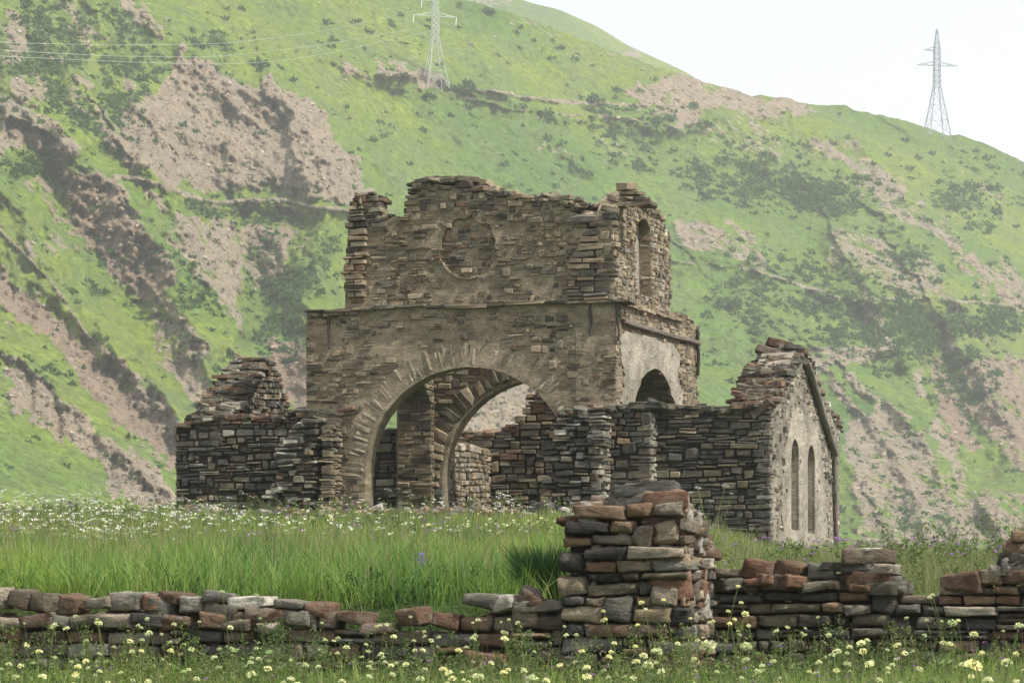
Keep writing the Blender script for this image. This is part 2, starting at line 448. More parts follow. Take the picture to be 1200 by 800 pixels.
def veneer(items, F, poly, holes=(), ch=(.09, .17), ln=(.16, .5), depth=.3, prot=(.0, .02), pal=None, vis=1.0, hero=False,
           ragged=0.0, miss=.012, seed=1, split=.18, gap=.012, zlim=None, step=.03, over=0.0, wav=.03, tall=.14, skip=None):
    """lay courses of stones on plane F wherever poly (picture rows and columns measured on that plane) is"""
    r = random.Random(seed)
    sz = [F.inv(*q) for q in poly]
    s0 = min(q[0] for q in sz) - .1; s1 = max(q[0] for q in sz) + .1
    z0 = min(q[1] for q in sz); z1 = max(q[1] for q in sz)
    if zlim: z0 = max(z0, zlim[0]); z1 = min(z1, zlim[1])
    Q = sz; HH = [[F.inv(*q) for q in h] for h in holes]
    def inside(s, z):
        if not inpoly(s, z, Q): return False
        return not any(inpoly(s, z, h) for h in HH)
    z = z0; held = []
    while z < z1:
        h = r.uniform(*ch)
        if r.random() < .12: h *= .6
        zc = z + h / 2
        runs = []; cur = None; s = s0
        held = [q for q in held if q[2] > zc]
        while s <= s1:
            if inside(s, zc) and not any(q[0] < s < q[1] for q in held):
                if cur is None: cur = s
            elif cur is not None: runs.append((cur, s)); cur = None
            s += step
        for a, b in runs:
            if ragged: a += r.uniform(-ragged, ragged * .4); b += r.uniform(-ragged * .4, ragged)
            x = a
            while x < b - .02:
                l = r.uniform(*ln) * (r.uniform(.5, 1.0) if r.random() < .35 else 1)
                if b - (x + l) < ln[0] * .6: l = b - x
                if r.random() >= miss and not (skip and skip(x + l / 2, zc, r)):
                    n = 2 if (r.random() < split and h > ch[0] * 1.1) else 1
                    big = 0.0
                    if n == 1 and l > .16 and r.random() < tall and inside(x + .04, zc + h * 1.2) and inside(x + l - .04, zc + h * 1.2):
                        big = r.uniform(.55, .95) * (ch[0] + ch[1]) / 2; l = min(l, b - x, max(.2, l * .8)); held.append((x - .01, x + l + .01, z + h + big))
                    for q in range(n):
                        hh = (h + big) / n; zz = z + hh * (q + .5) + wav * math.sin(x * 1.7 + z * 3 + seed)
                        pr = r.uniform(*prot) + (r.uniform(0, .05) if r.random() < .07 else 0)
                        X, Yv, Z = jit(F.d, F.into, UP, .03, .022 if hero else .038, .04, r)
                        dd = depth * r.uniform(.8, 1.2)
                        c = F.at(x + l / 2, zz, dd / 2 - pr)
                        p = pal(x + l / 2, zz, r) if callable(pal) else pal
                        put(items, c, X, Yv, Z, (max(.05, l - gap) * 1.02, dd, max(.03, hh - gap * .8) * 1.03 * r.uniform(.92, 1.04)), p, vis, hero, r)
                x += l
        z += h

def cap(items, F, line, thick, pal, size=(.25, .5), h=(.06, .14), seed=3, layers=2, vis=1.0, hero=False, tilt=.16, over=.05):
    """loose stones lying along the broken top of a wall; line = (column, row) points measured on plane F"""
    r = random.Random(seed)
    L = [F.inv(*q) for q in line]
    for (a, za), (b, zb) in zip(L[:-1], L[1:]):
        if b < a: a, b, za, zb = b, a, zb, za
        n = 1 if b - a < .01 else 0
        x = a
        while x < b or n == 1:
            n = 0
            l = r.uniform(*size); t = (x + l * .4 - a) / max(b - a, .01); zt = za + (zb - za) * min(max(t, 0), 1)
            dep = -over
            while dep < thick:
                dl = r.uniform(.22, .42)
                zz = zt - .10
                for k in range(layers if r.random() < .6 else 1):
                    hh = r.uniform(*h)
                    X, Yv, Z = jit(F.d, F.into, UP, .35, tilt, tilt, r)
                    c = F.at(x + l / 2 + r.uniform(-.06, .06), zz + hh / 2 - .03, dep + dl / 2)
                    p = pal(x, zz, r) if callable(pal) else pal
                    put(items, c, X, Yv, Z, (l * r.uniform(.75, 1.15), dl * 1.15, hh), p, vis * (1 if dep < .3 else .35), hero, r)
                    zz += hh * .85
                dep += dl
            x += l * .85

def voussoirs(items, F, ca, cz, rad, length, wdt, depth, pal, a0=0, a1=180, prot=.02, seed=5, vis=1.0):
    r = random.Random(seed); a = a0
    while a < a1:
        w_ = wdt * r.uniform(.7, 1.3); da = math.degrees(w_ / rad)
        t = R(a + da / 2)
        rv = F.d * math.cos(t) + UP * math.sin(t); tv = F.d * math.sin(t) - UP * math.cos(t)
        ln = length * r.uniform(.8, 1.1)
        X, Yv, Z = jit(tv, F.into, rv, .01, .02, .02, r)
        q = F.O + F.d * ca + F.into * (depth / 2 - prot - r.uniform(0, .02)) + rv * (rad + ln / 2); q.z += cz
        # length axis tangential (thin), height axis radial (long)
        put(items, q, X, Yv, Z, (w_ * .97, depth, ln), pal(a, 0, r) if callable(pal) else pal, vis, False, r)
        a += da

def prism(name, root, F, poly, holes, d0, d1, mat, world=False, shrink=0.0):
    """solid of masonry: outline measured on F, from depth d0 to d1"""
    conv = (lambda q: q) if world else (lambda q: F.inv(*q))
    loops = [[conv(q) for q in poly]] + [[conv(q) for q in h] for h in holes]
    if shrink:
        cx = sum(q[0] for q in loops[0]) / len(loops[0]); zt = max(q[1] for q in loops[0])
        loops[0] = [(cx + (q[0] - cx) * (1 - shrink), q[1] - shrink * 2) for q in loops[0]]
    tris = tessellate_polygon([[Vector((q[0], q[1], 0)) for q in lp] for lp in loops])
    flat = [q for lp in loops for q in lp]; n = len(flat)
    vs = [F.at(a, z, d0) for a, z in flat] + [F.at(a, z, d1) for a, z in flat]
    bm = bmesh.new(); bv = [bm.verts.new(v) for v in vs]
    for t in tris:
        try:
            bm.faces.new([bv[i] for i in t]); bm.faces.new([bv[i + n] for i in reversed(t)])
        except ValueError: pass
    o = 0
    for lp in loops:
        k = len(lp)
        for i in range(k):
            j = (i + 1) % k
            try: bm.faces.new([bv[o + i], bv[o + j], bv[o + j + n], bv[o + i + n]])
            except ValueError: pass
        o += k
    bmesh.ops.recalc_face_normals(bm, faces=bm.faces)
    me = bpy.data.meshes.new(name); bm.to_mesh(me); bm.free()
    return link(name, me, root, [mat])

def beam(name, root, p, q, w_, h_, mat, seed=0, seg=6):
    """weathered timber from p to q, slightly bent and split"""
    r = random.Random(seed); p = Vector(p); q = Vector(q); ax = (q - p).normalized(); L = (q - p).length
    sd = ax.cross(UP) if abs(ax.z) < .95 else ax.cross(BACK); sd.normalize(); up = sd.cross(ax)
    bm = bmesh.new(); rings = []
    for i in range(seg + 1):
        t = i / seg; k = 1 - .15 * abs(t - .5)
        c = (sd * r.uniform(-.015, .015) + up * r.uniform(-.015, .015))
        ring = []
        for j in range(8):
            a = j / 8 * 2 * math.pi + .39
            x = max(-.82, min(.82, math.cos(a) * 1.1)); y = max(-.82, min(.82, math.sin(a) * 1.1))
            v = Vector((t * L + (r.uniform(-.04, .04) if i in (0, seg) else 0), x * w_ / 2 * k * r.uniform(.9, 1.08), y * h_ / 2 * k * r.uniform(.9, 1.08)))
            ring.append(bm.verts.new(v + Vector((0, c.dot(sd), c.dot(up)))))
        rings.append(ring)
    for a, b in zip(rings[:-1], rings[1:]):
        for j in range(8): bm.faces.new([a[j], a[(j + 1) % 8], b[(j + 1) % 8], b[j]])
    bm.faces.new(rings[0][::-1]); bm.faces.new(rings[-1]); bmesh.ops.recalc_face_normals(bm, faces=bm.faces)
    me = bpy.data.meshes.new(name); bm.to_mesh(me); bm.free()
    o = bpy.data.objects.new(name, me); COL.objects.link(o); me.materials.append(mat)
    m4 = Matrix((ax, sd, up)).transposed().to_4x4(); base = Vector(root.location) if root else Vector()
    m4.translation = p - base
    if root: o.parent = root
    o.matrix_local = m4
    return o

# ------------------------------------------------------------------ ground (meadow, terrace) as one sheet
def pl_local(X, Y):
    dx = X - PL.x; dy = Y - PL.y
    return dx * C_ - dy * S_, dx * S_ + dy * C_      # along right, back
def T(X, Y):
    X = np.asarray(X, float); Y = np.asarray(Y, float)
    a, v = pl_local(X, Y)
    wl = np.where(a < -0.4, 0.34, 1.38)
    lo = 0.18 + .02 * (Y - 29) * .8 + .035 * np.clip(a, 0, 4) - .02 * np.clip(-a, 0, 7) * 0 + .05 * fbm(X * .4, Y * .4, 3, 2)
    lo = np.where(Y < 20, lo + (20 - Y) * .004, lo)
    hi = .84 + (Y - 30.5) * .0415 + .05 * fbm(X * .35, Y * .35, 3, 4) + .16 * fbm(X * .22 + 3, Y * .10, 2, 14) * sst(31, 36, Y) * (1 - .6 * sst(60, 70, Y))
    hi = hi + .16 * sst(.2, 3, a) * np.clip(1 - (Y - 30) / 25, 0, 1)
    hi = hi - .06 * np.clip(X - 1.0, 0, 30) * sst(50, 76, Y)
    hi = hi + (.93 + (Y - 30) * .0165 + .04 * fbm(X * .6, Y * .3, 3, 17) - hi) * sst(.052, .088, X / np.maximum(Y, 1)) * sst(30.5, 35, Y)
    hi = np.where(Y > 86, hi - (Y - 86) * .55 - .0, hi)
    hi = hi - .5 * np.clip(X - (7.5 + (Y - 30) * .06), 0, 60) * sst(30, 50, Y)
    hi = hi - .25 * np.clip(-X - 22, 0, 60)
    k = sst(0, .32, v - wl + .02)
    z = lo * (1 - k) + hi * k
    return np.maximum(z, -48)
gx = np.unique(np.concatenate([np.linspace(-260, -14, 60), np.linspace(-14, -6, 60), np.linspace(-6, 6, 170), np.linspace(6, 14, 60), np.linspace(14, 260, 60)]))
gy = np.unique(np.concatenate([np.linspace(-60, 8, 20), np.linspace(8, 28, 60), np.linspace(28, 33, 60), np.linspace(33, 90, 130), np.linspace(90, 240, 60)]))
GX, GY = np.meshgrid(gx, gy); GZ = T(GX, GY)
nxg, nyg = len(gx), len(gy)
idx = np.arange(nxg * nyg).reshape(nyg, nxg)
fq = np.stack([idx[:-1, :-1].ravel(), idx[:-1, 1:].ravel(), idx[1:, 1:].ravel(), idx[1:, :-1].ravel()], 1)
me = np_mesh('ground', np.stack([GX.ravel(), GY.ravel(), GZ.ravel()], 1), fq, smooth=True)
tag(link('ground', me, None, [M['ground']]), 'grassy terrace with the ruined church above a lower meadow', kind='structure')

# ------------------------------------------------------------------ mountainside
def interp(tab, x): return np.interp(x, [q[0] for q in tab], [q[1] for q in tab])
SKYL = [(-700, -330), (0, -215), (300, -112), (450, -42), (545, 0), (600, 15), (700, 53), (760, 75), (830, 97), (868, 108), (880, 113), (895, 112), (930, 117), (945, 122), (990, 124), (1000, 129), (1060, 141), (1110, 158), (1125, 158), (1160, 170), (1200, 190), (1300, 235), (1500, 330), (1900, 470)]
RIDG = [(-700, 760), (0, 860), (600, 1000), (1200, 1150), (1900, 1300)]
FOOT = [(-700, 300), (0, 360), (400, 470), (800, 560), (1200, 600), (1900, 640)]

def seg_dist(x, y, pts):
    d = np.full(x.shape, 1e9); sd = np.zeros(x.shape)
    for (x0, y0), (x1, y1) in zip(pts[:-1], pts[1:]):
        dx, dy = x1 - x0, y1 - y0; L2 = dx * dx + dy * dy
        t = np.clip(((x - x0) * dx + (y - y0) * dy) / L2, 0, 1)
        ex = x - x0 - t * dx; ey = y - y0 - t * dy; dd = np.hypot(ex, ey)
        cr = np.sign(dx * (y - y0) - dy * (x - x0))
        m_ = dd < d; d = np.where(m_, dd, d); sd = np.where(m_, cr * dd, sd)
    return d, sd
def poly_sd(x, y, P):
    d, _ = seg_dist(x, y, P + [P[0]])
    ins = np.zeros(x.shape, bool); j = len(P) - 1
    for i in range(len(P)):
        xi, yi = P[i]; xj, yj = P[j]
        c = ((yi > y) != (yj > y)) & (x < (xj - xi) * (y - yi) / (yj - yi + 1e-9) + xi)
        ins ^= c; j = i
    return np.where(ins, d, -d)

BARE = [  # (outline, strength, redness)
 ([(205,50),(235,62),(285,98),(330,95),(378,130),(405,165),(415,200),(432,235),(380,235),(330,222),(240,218),(190,212),(150,190),(138,150),(150,120),(190,110)], .95, .15),
 ([(0,18),(30,25),(34,45),(20,70),(0,80)], .75, .2),
 ([(60,0),(95,0),(130,50),(120,70),(85,35)], .65, .2),
 ([(130,0),(170,0),(190,30),(175,40),(150,25)], .7, .2),
 ([(65,75),(100,90),(130,135),(150,165),(120,170),(90,130)], .62, .2),
 ([(0,105),(40,130),(70,165),(100,178),(75,186),(40,180),(0,170)], .85, .05),
 ([(20,95),(55,88),(62,115),(25,120)], .7, .1),
 ([(75,205),(115,195),(150,245),(185,280),(200,330),(188,372),(155,350),(115,315),(75,262)], .95, .55),
 ([(25,205),(60,215),(75,260),(60,262),(40,230)], .6, .4),
 ([(248,250),(285,262),(292,330),(275,372),(248,340),(238,300)], .72, .1),
 ([(285,280),(320,262),(345,275),(330,330),(300,350)], .62, .5),
 ([(318,395),(350,398),(366,440),(366,485),(330,480),(312,430)], .95, .75),
 ([(195,240),(235,255),(250,300),(275,360),(290,390),(262,372),(225,320),(200,280)], .66, .1),
 ([(0,300),(35,340),(70,372),(130,430),(200,510),(225,555),(185,530),(120,470),(60,405),(0,352)], .85, .55),
 ([(0,425),(45,450),(110,495),(165,540),(215,575),(215,620),(180,600),(120,560),(60,505),(0,465)], 1.05, .12),
 ([(180,370),(215,385),(232,430),(262,480),(230,478),(195,440),(172,400)], .72, .05),
 ([(100,262),(150,320),(185,360),(175,372),(130,330),(92,280)], .5, .1),
 ([(60,268),(95,300),(75,300),(55,285)], .6, .1),
 ([(392,72),(432,84),(438,92),(400,86)], .9, .1),
 ([(436,66),(462,70),(500,84),(535,102),(525,106),(490,98),(440,80)], 1.0, .1),
 ([(722,100),(745,90),(790,84),(850,100),(900,112),(945,118),(960,130),(925,135),(890,142),(850,128),(805,142),(770,132),(730,112)], .92, .25),
 ([(800,140),(850,135),(900,150),(930,190),(890,185),(840,165)], .52, .2),
 ([(950,160),(1000,170),(1050,215),(1085,250),(1120,280),(1080,275),(1030,245),(980,205)], .70, .2),
 ([(1100,260),(1160,300),(1200,330),(1250,380),(1200,372),(1150,330),(1105,290)], .80, .35),
 ([(620,150),(670,165),(665,190),(630,175)], .50, .1),
 ([(690,165),(740,170),(745,200),(700,190)], .50, .1),
 ([(795,262),(845,256),(885,285),(905,312),(860,305),(800,296)], .80, .25),
 ([(965,270),(1020,278),(1070,310),(1120,340),(1130,352),(1060,350),(1000,320)], .74, .25),
 ([(955,412),(985,404),(1030,408),(1032,422),(985,424),(955,424)], .85, .0),
 ([(535,430),(600,425),(670,430),(680,520),(610,530),(530,520)], .9, .1),
 ([(985,500),(1010,480),(1050,470),(1075,500),(1110,550),(1150,590),(1160,640),(1060,640),(1000,600),(985,560)], .80, .15),
 ([(1090,430),(1110,425),(1130,470),(1150,530),(1135,535),(1105,490)], .95, .7),
 ([(1130,430),(1170,415),(1220,420),(1240,520),(1200,560),(1160,520),(1140,470)], .85, .6),
 ([(1150,560),(1200,580),(1260,600),(1260,680),(1150,680)], .75, .4),
 ([(1020,590),(1060,560),(1120,600),(1150,660),(1040,680),(985,640)], .7, .2),
 ([(1085,175),(1130,190),(1180,240),(1150,240),(1100,200)], .42, .1),
 ([(545,0),(600,14),(700,50),(760,72),(830,94),(830,100),(740,78),(660,52),(590,26)], .50, .5),
]
BUSH = [(60,60,110,80,1),(130,100,60,50,1),(40,195,60,22,1),(250,60,40,30,.6),(120,150,60,35,.9),(240,245,50,25,1),(300,255,60,28,1),(330,330,42,60,1.2),(380,290,30,30,.6),
        (800,170,60,50,.7),(870,200,90,45,1),(960,230,80,30,1),(1050,300,50,30,.7),(1060,390,70,45,1),(1130,440,50,50,1),(1000,380,60,40,.7),(900,380,60,30,.6),(750,170,60,40,.8),
        (260,135,30,20,.5),(180,300,40,30,.7),(130,330,50,40,.5),(250,470,60,60,.5),(880,340,60,40,.7),(1150,240,60,40,.7),(1170,180,60,30,.4),(700,140,80,20,.5),(230,330,30,40,.6),(60,440,40,25,.4),(330,400,30,30,1.2),
        (1080,600,50,40,.6),(1000,350,120,60,.7),(1150,370,60,30,1.0)]
# spurs stand proud of the slope (metres towards the valley), gullies are cut into it
SPUR = [  # crest line, height, width on the gentle side, width on the steep side (left / below), bareness of the steep side
        ([(66,172),(100,198),(150,240),(195,295),(215,360),(240,420),(290,520)], 40, 60, 22, .9),
        ([(152,182),(200,250),(240,320),(275,400),(320,470)], 20, 45, 14, .75),
        ([(355,200),(380,265),(372,330),(362,400),(368,480)], 42, 60, 30, .35),
        ([(200,50),(290,95),(380,128),(420,200),(445,270)], 18, 40, 40, .0),
        ([(250,95),(275,130),(262,170),(280,225)], 13, 22, 10, .9),
        ([(330,95),(345,130),(370,165),(395,230)], 11, 22, 12, .8),
        ([(0,225),(80,320),(150,420),(230,530)], 24, 60, 16, .95),
        ([(0,300),(60,375),(130,460),(210,560)], 10, 40, 12, .5),
        ([(0,400),(90,480),(210,590)], 14, 60, 14, .8),
        ([(40,20),(80,70),(100,120),(150,180)], 14, 30, 14, .7),
        ([(110,0),(140,60),(160,110),(190,160)], 14, 26, 14, .7),
        ([(0,60),(30,110),(60,150)], 8, 26, 12, .5),
        ([(160,208),(240,236),(330,240),(420,248)], 9, 12, 8, .6),
        ([(395,74),(440,84),(500,84),(545,103),(640,130),(700,134),(780,146),(900,128)], 12, 14, 9, .5),
        ([(720,98),(800,82),(870,104),(930,112)], 6, 14, 8, .6),
        ([(780,300),(880,312),(980,350),(1080,345),(1200,352)], 16, 26, 14, .3),
        ([(990,300),(1040,370),(1085,430),(1110,500),(1150,590)], 34, 50, 20, .85),
        ([(1100,360),(1150,430),(1190,500),(1240,600)], 30, 46, 16, .9),
        ([(1040,260),(1090,300),(1140,360),(1200,420)], 14, 40, 14, .5),
        ([(930,400),(960,404),(1040,402)], 10, 12, 7, .9),
        ([(960,420),(1010,470),(1050,540),(1090,640)], 18, 34, 14, .8),
        ([(1010,440),(1060,480),(1100,540),(1120,640)], 16, 26, 12, .9),
        ([(820,320),(900,400),(960,480),(1000,560)], 14, 60, 30, .15),
        ([(600,150),(700,200),(800,250),(900,270),(1000,275)], 8, 40, 20, .1),
        ([(900,120),(980,160),(1040,215),(1100,270),(1200,330)], 12, 40, 16, .65)]
GULL = [([(285,240),(300,300),(315,380),(330,440)], 22, 28),
        ([(150,90),(150,140),(160,200)], 10, 24),
        ([(50,190),(75,260),(130,340),(200,430)], 16, 26),
        ([(0,310),(70,382),(210,540)], 12, 16),
        ([(248,250),(262,330),(300,400)], 9, 18),
        ([(265,85),(272,150),(250,210)], 10, 16),
        ([(1110,400),(1125,470),(1150,560)], 20, 20),
        ([(1090,440),(1110,520),(1150,620)], 16, 18)]

NT, NW = 860, 430
tt = np.concatenate([np.linspace(-.36, -.19, 60), np.linspace(-.187, .187, NT - 120), np.linspace(.19, .36, 60)])
ww = np.concatenate([np.linspace(-.25, 0, 16)[:-1], np.linspace(0, 1, NW), np.linspace(1.01, 1.6, 24)])
TT, WW = np.meshgrid(tt, ww)
PX = 600 + FPX * TT
ysk = interp(SKYL, PX); Yr = interp(RIDG, PX); Y0 = interp(FOOT, PX)
fw = np.clip(WW, 0, 1)
PY = 700 + (ysk - 700) * (fw * .9 + .1 * fw * fw)
# warp of the outlines so that nothing is straight
wx = PX + 16 * fbm(PX * .02, PY * .02, 4, 21) + 5 * fbm(PX * .11, PY * .11, 3, 24); wy = PY + 12 * fbm(PX * .022, PY * .022, 4, 31) + 5 * fbm(PX * .12, PY * .12, 3, 35)
bare = np.zeros(PX.shape); red = np.zeros(PX.shape)
cxm = lambda P: sum(q[0] for q in P) / len(P)
for P, st, rd in BARE:
    s_ = sst(-10, 8, poly_sd(wx + 12 * fbm(PX * .06, PY * .06, 3, 26), wy + 12 * fbm(PX * .06, PY * .06, 3, 27), P)) * st * (1 - .16 * sst(560, 700, cxm(P)))
    bare = np.maximum(bare, s_); red = np.maximum(red, s_ * rd)
PATHS = [([(135, 205), (190, 218), (240, 236), (330, 236), (430, 250)], 2.4, .9), ([(545, 103), (640, 118), (700, 122), (760, 124)], 2.0, .75), ([(780, 304), (880, 316), (990, 352), (1080, 350), (1200, 356)], 1.8, .6),
         ([(0, 268), (60, 330), (100, 390), (140, 430)], 2.0, .7), ([(520, 108), (600, 128), (700, 136), (800, 150)], 1.5, .55)]
for P, hw_, st in PATHS:
    d, _s = seg_dist(PX + 3 * fbm(PX * .03, PY * .03, 2, 3), PY + 3 * fbm(PX * .03, PY * .03, 2, 4), P); bare = np.maximum(bare, st * np.clip(1.6 - d / hw_, 0, 1.2))
bush = np.zeros(PX.shape)
for cx, cy, rx, ry, st in BUSH:
    bush = np.maximum(bush, st * np.clip(1.25 - ((wx - cx) / rx) ** 2 - ((wy - cy) / ry) ** 2, 0, 1))
bush = np.clip(bush * (.75 + .9 * fbm(PX * .035, PY * .05, 4, 78)) + .28 * fbm(PX * .02, PY * .03, 3, 77), 0, 1.2) 
Yb = Y0 + (Yr - Y0) * WW
disp = np.zeros(PX.shape)
streak = 0
for P, amp, w1, w2, br in SPUR:
    d, sd = seg_dist(wx, wy, P); wd = np.where(sd > 0, w2, w1)
    k = .80 + .3 * fbm(PX * .02 + amp, PY * .02, 3, 41)
    disp -= amp * k * np.exp(-np.abs(d / wd) ** 1.15)
    if br: bare = np.maximum(bare, br * np.exp(-((sd - w2 * .55) / (w2 * .62)) ** 2) * sst(-.35, .25, fbm(wx * .018 + amp, wy * .018, 3, 43)))
for P, amp, wd in GULL:
    d, sd = seg_dist(wx, wy, P); disp += amp * np.exp(-(d / wd) ** 2)
ca_, sa_ = math.cos(R(38)), math.sin(R(38))
q1 = (PX * sa_ - PY * ca_); q2 = (PX * ca_ + PY * sa_)
bare = np.clip(bare + (.30 * fbm(q1 * .13, q2 * .022, 4, 47) + .16 * fbm(PX * .12, PY * .12, 3, 48)) * (.35 + .65 * np.clip(bare * 1.6, 0, 1)), 0, 1.2)
bush = bush * (1 - .55 * np.clip(bare, 0, 1))
leftk = 1 - .5 * sst(450, 800, PX)
lowleft = sst(330, 430, PY + (PX - 100) * -.2) * (1 - sst(230, 300, PX))
disp += (leftk * 12 * fbm(q1 * .018, q2 * .006, 5, 51, .5)) * (1 - .75 * lowleft)
disp += (1.0 + 3.2 * np.clip(bare, 0, 1)) * 1.1 * fbm(PX * .09, PY * .03, 4, 61)
rid = 1 - np.abs(fbm(PX * .055, PY * .035, 4, 66)) * 2
disp -= np.clip(bare, 0, 1) * 3.6 * rid * (1 - .6 * lowleft)
disp += 1.7 * fbm(PX * .17, PY * .17, 3, 71) * (.55 + bare) * (1 - .4 * lowleft)
disp -= 3.4 * (1 - 2 * np.abs(fbm(q1 * .05, q2 * .018, 4, 58))) * (.08 + .92 * np.clip(bare * 1.2 - .2, 0, 1)) * (1 - .6 * lowleft)
disp -= 9 * np.abs(fbm(q1 * .020, q2 * .0045, 3, 59)) * sst(420, 520, PX) * (1 - .3 * np.clip(bare, 0, 1))
disp += np.clip(bush, 0, 1) * 1.6 * fbm(PX * .16, PY * .16, 3, 81)
fade = 1 - .8 * sst(.93, 1.0, WW)
disp *= fade
Yv_ = np.where(WW <= 1, Yb + disp, Yb)
Zv = EYE + (HORIZ - PY) * Yv_ / FPX
crest_z = EYE + (HORIZ - ysk) * Yr / FPX
Zv = np.where(WW > 1, crest_z - (Yb - Yr) * .35 - ((WW - 1) * 8) ** 2, Zv)
Zv = np.where(WW < 0, EYE - 2.6 + (Yb - Y0) * .42 * .5, Zv)
Zv += np.where((WW > .3) & (WW <= 1), .5 * fbm(PX * .12, PY * .12, 3, 91) * sst(.95, 1, WW), 0)
Zv = np.maximum(Zv, -50)
Xv = TT * Yv_
HV = np.stack([Xv.ravel(), Yv_.ravel(), Zv.ravel()], 1)
nr, nc = PX.shape; idx = np.arange(nr * nc).reshape(nr, nc)
fq = np.stack([idx[:-1, :-1].ravel(), idx[:-1, 1:].ravel(), idx[1:, 1:].ravel(), idx[1:, :-1].ravel()], 1)
me = np_mesh('mountainside', HV, fq, smooth=True)
for nm, arr in (('bare', bare), ('bushy', bush), ('red', red)):
    a_ = me.attributes.new(nm, 'FLOAT', 'POINT'); a_.data.foreach_set('value', arr.ravel().astype(np.float32))
tag(link('mountainside', me, None, [M['hill']]), 'steep green mountainside with scree, gullies and bare cliffs', kind='structure')

def hill_pt(px, py):
    """point of the mountainside seen at column px, row py"""
    j = int(np.argmin(np.abs(PX[0] - px))); col = PY[:, j].copy(); col[ww > 1] = 1e9
    i = int(np.argmin(np.abs(col - py))); return Vector(HV[i * nc + j])

# second ridge, farther off
t2 = np.linspace(-.2, .25, 220); w2 = np.linspace(0, 1.3, 60); T2, W2 = np.meshgrid(t2, w2); P2 = 600 + FPX * T2
y2 = interp([(-200, -230), (400, -70), (560, -22), (622, 0), (655, 8), (700, 28), (735, 50), (770, 66), (800, 80), (850, 110), (1000, 190), (1500, 420)], P2)
R2 = 1750; B2 = 1250; YY = B2 + (R2 - B2) * np.clip(W2, 0, 1) + np.clip(W2 - 1, 0, 1) * 500
PY2 = 420 + (y2 - 420) * np.clip(W2, 0, 1)
YY = YY + 14 * fbm(P2 * .02, PY2 * .02, 4, 15) * (1 - sst(.9, 1, W2))
Z2 = np.where(W2 <= 1, EYE + (HORIZ - PY2) * YY / FPX, EYE + (HORIZ - y2) * R2 / FPX - (W2 - 1) * 300)
idx = np.arange(P2.size).reshape(P2.shape)
fq = np.stack([idx[:-1, :-1].ravel(), idx[:-1, 1:].ravel(), idx[1:, 1:].ravel(), idx[1:, :-1].ravel()], 1)
me = np_mesh('far_ridge', np.stack([(T2 * YY).ravel(), YY.ravel(), Z2.ravel()], 1), fq, smooth=True)
b2 = np.clip(.3 + .5 * fbm(P2 * .03, PY2 * .06, 3, 8), 0, .6)
for nm, arr in (('bare', b2), ('bushy', b2 * .3), ('red', b2 * 0)):
    a_ = me.attributes.new(nm, 'FLOAT', 'POINT'); a_.data.foreach_set('value', arr.ravel().astype(np.float32))
tag(link('far_ridge', me, None, [M['hill']]), 'pale grassy ridge behind the mountainside', kind='structure')

# ------------------------------------------------------------------ leaf clusters
def quads_cloud(centres, sizes, nrm=None, asp=1.0, seed=0, flat=0.0):
    """one randomly turned quad per centre"""
    g = np.random.default_rng(seed); n = len(centres)
    a = g.normal(size=(n, 3)); 
    if flat: a[:, 2] *= (1 - flat)
    a /= np.linalg.norm(a, axis=1, keepdims=True)
    b = g.normal(size=(n, 3)); b -= a * (a * b).sum(1, keepdims=True); b /= np.linalg.norm(b, axis=1, keepdims=True)
    a = a * (sizes * asp)[:, None]; b = b * sizes[:, None]
    V = np.stack([centres - a, centres - b * .55, centres + a, centres + b * .55], 1).reshape(-1, 3)
    F_ = np.arange(4 * n).reshape(n, 4); return V, F_

def bush_cloud(base, rad, hgt, nleaf, lsz, seed):
    g = np.random.default_rng(seed)
    d = g.normal(size=(nleaf, 3)); d /= np.linalg.norm(d, axis=1, keepdims=True); d[:, 2] = np.abs(d[:, 2])
    rr = g.uniform(.45, 1.0, nleaf)[:, None] ** .6
    lob = 1 + .28 * np.sin(d[:, :1] * 5 + seed) * np.cos(d[:, 1:2] * 4 + seed * 2)
    c = d * rr * lob * np.array([rad, rad, hgt]) + base
    return quads_cloud(c, g.uniform(.6, 1.3, nleaf) * lsz, seed=seed)

# scattered low bushes over the slope: far too many to count
V_, F_l, off = [], [], 0
inwin = (WW > .02) & (WW < .985) & (PX > -60) & (PX < 1260)
pr = (np.clip(bush, 0, 1.2) ** 2.0 + .014) * inwin; pr = pr.ravel() / pr.sum()
pick = rng.choice(pr.size, 9000, p=pr)
for k, i in enumerate(pick):
    y = HV[i, 1]; rad = rng.uniform(.35, 1.0) ** 1.8 * 1.7 * y / 900
    v, f = bush_cloud(HV[i] + [rng.uniform(-1, 1), 0, -.2], rad, rad * .75, 16, rad * .5, k)
    V_.append(v); F_l.append(f + off); off += len(v)
me = np_mesh('bushes', np.concatenate(V_), np.concatenate(F_l))
tag(link('hillside_bushes', me, None, [M['hill_shrub']]), 'low dark bushes dotted over the mountainside', kind='stuff')
# loose rocks in the scree
V_, F4, F3, off = [], [], [], 0
pr = (np.clip(bare, 0, 1) ** 2 * inwin).ravel(); pr /= pr.sum()
for k, i in enumerate(rng.choice(pr.size, 5200, p=pr)):
    v, q4, q3, _ = VAR[(False, int(rng.integers(0, 2)), k % 7)]
    s_ = rng.uniform(.25, 1.0) ** 2.6 * 1.3 * HV[i, 1] / 900
    m3 = np.array(Matrix.Rotation(rng.uniform(0, 6.28), 3, 'Z') @ Matrix.Rotation(rng.uniform(-.6, .6), 3, 'X'))
    V_.append((v * [s_ * 1.5, s_, s_ * .9]) @ m3.T + HV[i]); F4.append(q4 + off); F3.append(q3 + off); off += len(v)
me = np_mesh('scree', np.concatenate(V_), [np.concatenate(F4), np.concatenate(F3)])
tag(link('scree_rocks', me, None, [M['scree']]), 'loose rocks lying in the scree of the mountainside', kind='stuff')
